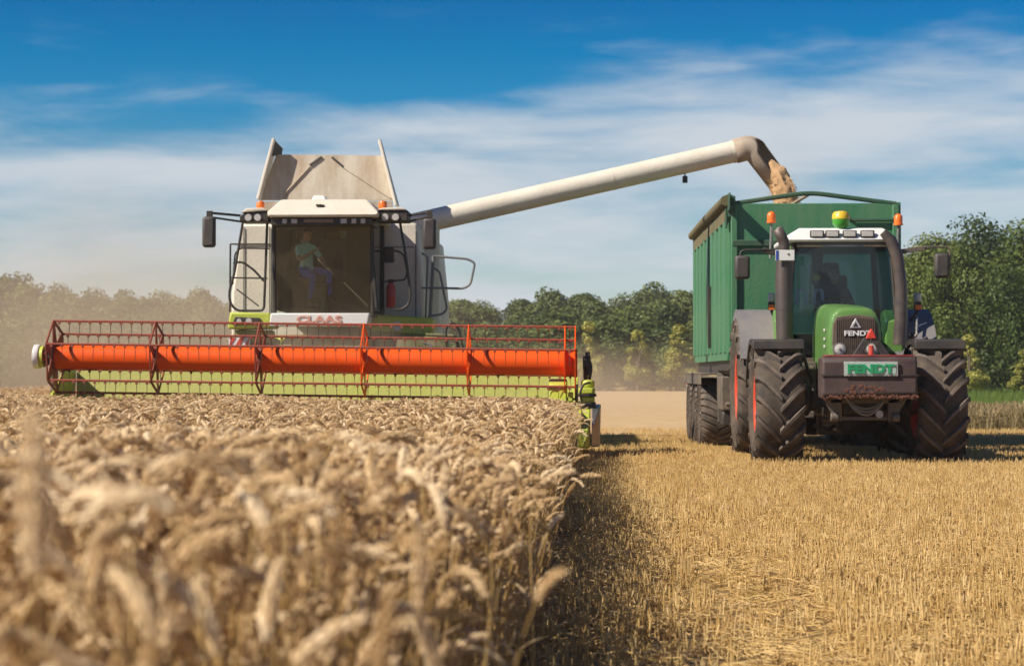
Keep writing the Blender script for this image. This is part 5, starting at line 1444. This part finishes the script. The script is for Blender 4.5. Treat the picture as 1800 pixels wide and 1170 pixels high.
# ================================================================== GRAIN
def grain_stream():
    m, N, L = nodes_of('wheat grain')
    out = N.new('ShaderNodeOutputMaterial'); b = N.new('ShaderNodeBsdfPrincipled'); tc = N.new('ShaderNodeTexCoord')
    v = N.new('ShaderNodeTexVoronoi'); v.inputs['Scale'].default_value = 130; L.new(tc.outputs['Object'], v.inputs['Vector'])
    cr = N.new('ShaderNodeValToRGB'); ramp(cr, [(0, (.80, .52, .28)), (.5, (.70, .43, .21)), (1, (.48, .27, .12))]); L.new(v.outputs['Distance'], cr.inputs[0]); L.new(cr.outputs[0], b.inputs['Base Color'])
    b.inputs['Roughness'].default_value = .75
    bp = N.new('ShaderNodeBump'); bp.inputs['Strength'].default_value = .8; bp.inputs['Distance'].default_value = .02; L.new(v.outputs['Distance'], bp.inputs['Height']); L.new(bp.outputs[0], b.inputs['Normal']); L.new(b.outputs[0], out.inputs[0])
    pts = [spot(1352, 283, 35.85), spot(1366, 305, 35.8), spot(1376, 330, 35.75), spot(1382, 356, 35.7), spot(1386, 385, 35.7), spot(1388, 420, 35.7)]
    rad = [.05, .17, .215, .215, .22, .24]
    mb = MB(); seg = 22
    dense, rr_ = [], []
    for i in range(len(pts) - 1):
        for k in range(6):
            t = k / 6; dense.append(pts[i].lerp(pts[i + 1], t)); rr_.append(rad[i] + (rad[i + 1] - rad[i]) * t)
    dense.append(pts[-1]); rr_.append(rad[-1])
    mb.tube(dense, rr_, seg)
    rn = random.Random(4)
    for v_ in mb.v:
        c = min(dense, key=lambda q: (q - v_).length); v_ += (v_ - c) * (.14 * math.sin(v_.x * 31 + v_.z * 9) * math.sin(v_.y * 23) + rn.uniform(-.10, .10))
    for _ in range(700):
        i = rn.randrange(8, len(dense)); a = rn.uniform(0, 6.3); c = dense[i] + Vector((math.cos(a), math.sin(a) * .9, 0)) * rr_[i] * min(1.6, .95 + abs(rn.gauss(0, .16)))
        mb.box(c, (.010, .010, .022), rot=(rn.uniform(0, 3), rn.uniform(0, 3), 0))
    o = mb.build('grain', m)
    tag(o, 'stream of tan grain pouring from the spout into the trailer', 'grain', kind='stuff')
    h = MB(); n = 16; v_ = []
    for j in range(n + 1):
        for i in range(n + 1):
            x = 2.33 + 2.55 * i / n; y = 32.75 + 7.4 * j / n
            v_.append((x, y, 2.75 + .75 * math.exp(-((x - 3.6) ** 2 + (y - 35.7) ** 2) / 2.2)))
    h.add(v_, [(j * (n + 1) + i, j * (n + 1) + i + 1, (j + 1) * (n + 1) + i + 1, (j + 1) * (n + 1) + i) for j in range(n) for i in range(n)])
    hp = h.build('grain_heap', m); tag(hp, 'heap of threshed grain lying in the trailer', 'grain', kind='stuff')
grain_stream()

# ================================================================== PEOPLE
SKIN = paint('skin', (.52, .30, .20), rough=.55, dust=.05, var=.05)
def person(name, label, base, turn, pose, shirt, trousers, haircol, head_tilt=(0, 0), look=0.0, scale=1.0):
    """seated figure: joints laid out, skin grown over them, one continuous body; local -Y is forward"""
    root = thing(name, label, 'person', base, turn)
    J, E, RAD, LBL = [], [], [], []
    def j(p, r, lab, par=None):
        J.append(Vector(p)); RAD.append(r); LBL.append(lab)
        if par is not None: E.append((par, len(J) - 1))
        return len(J) - 1
    pel = j((0, 0, .06), (.15, .12), 't')
    be = j((0, .01, .20), (.145, .105), 's', pel)
    ch = j((0, .03, .38), (.165, .11), 's', be)
    nb_ = j((0, .035, .52), (.085, .075), 's', ch)
    nk = j((0, .03, .58), (.052, .052), 'k', nb_)
    hd0 = j((0, -.005, .645), (.070, .085), 'k', nk); hd1 = j((0, .0, .725), (.080, .098), 'k', hd0); hd2 = j((0, .01, .785), (.058, .068), 'k', hd1)
    hands = []
    for sd, key in ((-1, 'l'), (1, 'r')):
        sh = j((sd * .185, .035, .48), (.062, .06), 's', nb_)
        el, wr = Vector(pose[key + '_elbow']), Vector(pose[key + '_wrist'])
        mid = Vector((sd * .185, .035, .48)).lerp(el, .5)
        u1 = j(mid, (.05, .05), 's' , sh); e_ = j(el, (.041, .041), 'k', u1); f1 = j(el.lerp(wr, .4), (.038, .038), 'k', e_); w_ = j(wr, (.026, .030), 'k', f1)
        d = (wr - el).normalized(); pm = wr + d * .055; p_ = j(pm, (.026, .040), 'k', w_)
        hands.append((pm, d, sd))
        hp = j((sd * .105, -.02, .05), (.098, .10), 't', pel); kn = Vector(pose[key + '_knee']); ft = Vector(pose[key + '_ankle'])
        th = j(Vector((sd * .105, -.02, .05)).lerp(kn, .5), (.080, .082), 't', hp); k_ = j(kn, (.058, .060), 't', th); cf = j(kn.lerp(ft, .35), (.056, .058), 't', k_); a_ = j(ft, (.038, .042), 't', cf); t1 = j(ft + Vector((0, -.10, -.055)), (.040, .036), 'b', a_); t2 = j(ft + Vector((0, -.19, -.065)), (.036, .026), 'b', t1)
    for i in range(5, 8):
        J[i] = J[4] + Euler((head_tilt[0], head_tilt[1], 0)).to_matrix() @ (J[i] - J[4])
    me = bpy.data.meshes.new('body'); me.from_pydata([tuple(p) for p in J], E, [])
    tmp = bpy.data.objects.new('body', me); COL.objects.link(tmp)
    sk_ = tmp.modifiers.new('skin', 'SKIN'); sk_.use_smooth_shade = True; sk_.branch_smoothing = .4
    if not me.skin_vertices: raise RuntimeError('no skin layer')
    for i, r in enumerate(RAD):
        me.skin_vertices[0].data[i].radius = r; me.skin_vertices[0].data[i].use_root = (i == 0)
    sb = tmp.modifiers.new('sub', 'SUBSURF'); sb.levels = 2; sb.render_levels = 2
    bpy.context.view_layer.update()
    bm_ = bpy.data.meshes.new_from_object(tmp.evaluated_get(bpy.context.evaluated_depsgraph_get()))
    bpy.data.objects.remove(tmp)
    bm_.materials.clear()
    for mt in (SKIN, shirt, trousers, BLACKP): bm_.materials.append(mt)
    def seglab(c):
        best = None
        for a, b in E:
            A, B_ = J[a], J[b]; d = B_ - A; t = max(0, min(1, (c - A).dot(d) / max(1e-9, d.dot(d)))); q = (c - A - d * t).length / max(.03, (RAD[a][0] * (1 - t) + RAD[b][0] * t))
            lab = LBL[b] if LBL[a] != 's' or LBL[b] != 'k' else ('s' if (t < .35 and b != 4) else 'k')
            if best is None or q < best[0]: best = (q, lab)
        return {'k': 0, 's': 1, 't': 2, 'b': 3}[best[1]]
    bm_.polygons.foreach_set('material_index', [seglab(p.center) for p in bm_.polygons])
    bm_.polygons.foreach_set('use_smooth', [True] * len(bm_.polygons))
    place('body', bm_, root)
    # five fingers on each hand, curled
    for pm, d, sd in hands:
        m = MB(); up = Vector((0, 0, 1)); sdv = d.cross(up).normalized(); nrm = sdv.cross(d)
        for k, ln in enumerate((.062, .074, .078, .070)):
            b = pm + d * .02 + sdv * (-.030 + .020 * k) * 1.0; ps = [b]; dd = d.copy()
            for f_ in (.42, .32, .26):
                ps.append(ps[-1] + dd * ln * f_); dd = (dd - nrm * .75).normalized()
            m.tube(ps, [.0095, .009, .0085, .007], 8)
        b = pm - d * .015 - sdv * sd * -.03; m.tube([b, b + (d * .5 - sdv * sd * -.8).normalized() * .03 , b + (d * .9 - sdv * sd * -.6).normalized() * .055], [.011, .010, .008], 8)
        m.build('hand', SKIN, root)
    # face and hair
    HM = Euler((head_tilt[0], head_tilt[1], look)).to_matrix(); hc = J[6]
    def H(p): return hc + HM @ Vector(p)
    m = MB(); m.tube([H((0, -.088, .03)), H((0, -.108, -.01)), H((0, -.088, -.022))], [.010, .016, .010], 8)
    for sd in (-1, 1): m.lathe([(-.008, .016), (.008, .018)], H((sd * .082, .005, -.005)), 'x', 10)
    m.build('nose', SKIN, root)
    m = MB()
    for sd in (-1, 1): m.lathe([(-.004, .010), (.004, .008)], H((sd * .03, -.086, .02)), 'y', 10)
    m.tube([H((-.024, -.086, -.048)), H((0, -.094, -.05)), H((.024, -.086, -.048))], .005, 6)
    m.build('face', paint('dark eye', (.03, .015, .012), dust=0), root)
    m = MB(); v_ = []; rows_ = 9; cols_ = 18
    for i in range(rows_ + 1):
        ph = PI * .62 * i / rows_
        for k in range(cols_):
            th = 2 * PI * k / cols_; front = math.sin(th) < -.3
            ph2 = min(ph, PI * .36) if front else ph
            q = Vector((.092 * math.sin(ph2) * math.cos(th), .110 * math.sin(ph2) * math.sin(th) + .008, .112 * math.cos(ph2) + .012)) * (1 + .04 * math.sin(k * 2.3 + i))
            v_.append(H(q))
    m.add(v_, [(i * cols_ + k, i * cols_ + (k + 1) % cols_, (i + 1) * cols_ + (k + 1) % cols_, (i + 1) * cols_ + k) for i in range(rows_) for k in range(cols_)] + [tuple(range(cols_))])
    m.build('hair', haircol, root)
    root.scale = (scale,) * 3
    return root
HAIR = paint('brown hair', (.06, .03, .018), rough=.7, dust=.05)
person('person', 'person in mint t-shirt and blue jeans leaning with bent arm in the combine cab', (-4.74, 33.0, 2.78), R(48),
       dict(l_elbow=(-.27, -.10, .24), l_wrist=(-.10, -.30, .40), r_elbow=(.26, -.14, .24), r_wrist=(.12, -.38, .16), l_knee=(-.17, -.38, -.06), l_ankle=(-.17, -.30, -.46), r_knee=(.15, -.44, .02), r_ankle=(.16, -.42, -.40)),
       paint('mint cotton', (.56, .90, .80), rough=.9, dust=.03), paint('blue denim', (.08, .15, .62), rough=.9, dust=.04), HAIR, head_tilt=(-.2, .2), scale=.93)
person('person', 'person in a dark purple shirt steering behind the tractor windscreen', TR + Vector((.06, 3.10, 1.90)), 0,
       dict(l_elbow=(-.28, -.12, .22), l_wrist=(-.17, -.42, .24), r_elbow=(.28, -.12, .22), r_wrist=(.15, -.42, .24), l_knee=(-.16, -.44, .02), l_ankle=(-.16, -.46, -.40), r_knee=(.15, -.44, .02), r_ankle=(.15, -.46, -.40)),
       paint('purple cotton', (.16, .07, .11), rough=.9, dust=.05), paint('dark trousers', (.03, .03, .04), rough=.9, dust=.05), HAIR)

# ================================================================== FAR WHITE VEHICLE
def far_van():
    p = spot(2, 634, 150); g = gz(p.x, 150)
    t = thing('parked_van', 'white vehicle standing far off at the edge of the picture beyond the field', 'van', (p.x - 1.35, 150, g))
    wm = paint('van white', (.80, .80, .78), rough=.35, dust=.05); gm = paint('van glass', (.03, .04, .05), rough=.1, dust=.05)
    z0 = spot(0, 634, 150).z - g
    MB().prism([(-2.3, .35), (2.2, .35), (2.25, .95), (1.7, 1.15), (1.15, 1.85), (-2.25, 1.9)], 'y', -.9, .9).build('body', wm, t, bevel=.06)
    MB().prism([(.95, 1.18), (1.58, 1.18), (1.12, 1.72), (.95, 1.72)], 'y', -.915, -.89).build('window', gm, t)
    for x in (-1.4, 1.4):
        for y in (-.8, .8): MB().lathe([(-.1, .33), (.1, .33)], (x, y, .33), 'y', 16).build('wheel', BLACKP, t)
far_van()

# ================================================================== DUST
def dust(name, label, c, rad, density, col=(.86, .72, .54), seed=0.0, nscale=.35, thr=(.35, .75)):
    m, N, L = nodes_of(name)
    out = N.new('ShaderNodeOutputMaterial'); v = N.new('ShaderNodeVolumePrincipled')
    v.inputs['Color'].default_value = (*col, 1); v.inputs['Anisotropy'].default_value = .1
    tc = N.new('ShaderNodeTexCoord')
    ln = N.new('ShaderNodeVectorMath'); ln.operation = 'LENGTH'
    L.new(tc.outputs['Object'], ln.inputs[0])
    fall = N.new('ShaderNodeMapRange'); fall.interpolation_type = 'SMOOTHSTEP'
    fall.inputs['From Min'].default_value = 1.0; fall.inputs['From Max'].default_value = .15
    L.new(ln.outputs['Value'], fall.inputs['Value'])
    g = N.new('ShaderNodeNewGeometry'); n = N.new('ShaderNodeTexNoise'); n.inputs['Scale'].default_value = nscale; n.inputs['Detail'].default_value = 3
    ad = N.new('ShaderNodeVectorMath'); ad.operation = 'ADD'; ad.inputs[1].default_value = (seed, seed * 2, 0); L.new(g.outputs['Position'], ad.inputs[0]); L.new(ad.outputs[0], n.inputs['Vector'])
    r = N.new('ShaderNodeMapRange'); r.inputs['From Min'].default_value = thr[0]; r.inputs['From Max'].default_value = thr[1]; L.new(n.outputs['Fac'], r.inputs['Value'])
    a = N.new('ShaderNodeMath'); a.operation = 'MULTIPLY'; L.new(fall.outputs[0], a.inputs[0]); L.new(r.outputs[0], a.inputs[1])
    b = N.new('ShaderNodeMath'); b.operation = 'MULTIPLY'; b.inputs[1].default_value = density; L.new(a.outputs[0], b.inputs[0]); L.new(b.outputs[0], v.inputs['Density'])
    L.new(v.outputs[0], out.inputs['Volume'])
    mb = MB().lathe([(math.cos(PI * (1 - i / 14)), max(.001, math.sin(PI * i / 14))) for i in range(15)], (0, 0, 0), 'z', 24)
    o = mb.build(name, m); o.location = c; o.scale = rad
    tag(o, label, 'dust', kind='stuff')
    return o
dust('dust', 'brown dust cloud hanging behind the combine and over the far trees', (-17, 66, 1.6), (17, 26, 5.2), .050, seed=1.0, nscale=.16)
dust('dust', 'tan dust drifting low over the stubble beyond the reel', (1, 66, .3), (10, 30, 2.3), .055, seed=5.0, nscale=.2)
dust('dust', 'dust boiling up between the header and the cab', (-4.2, 31.6, 1.35), (2.1, 1.1, 1.05), .75, seed=9.0, nscale=1.1, col=(.85, .70, .52))
dust('dust', 'faint chaff dust around the mouth of the spout above the trailer', (3.6, 36.2, 4.9), (1.5, 1.3, 1.25), .16, seed=3.0, nscale=.9, col=(.85, .74, .60))
dust('dust', 'pale tan dust plume rising beside the far flank of the combine', (-10.6, 47, 2.6), (4.6, 8, 3.9), .13, seed=12.0, nscale=.28, col=(.88, .74, .58))
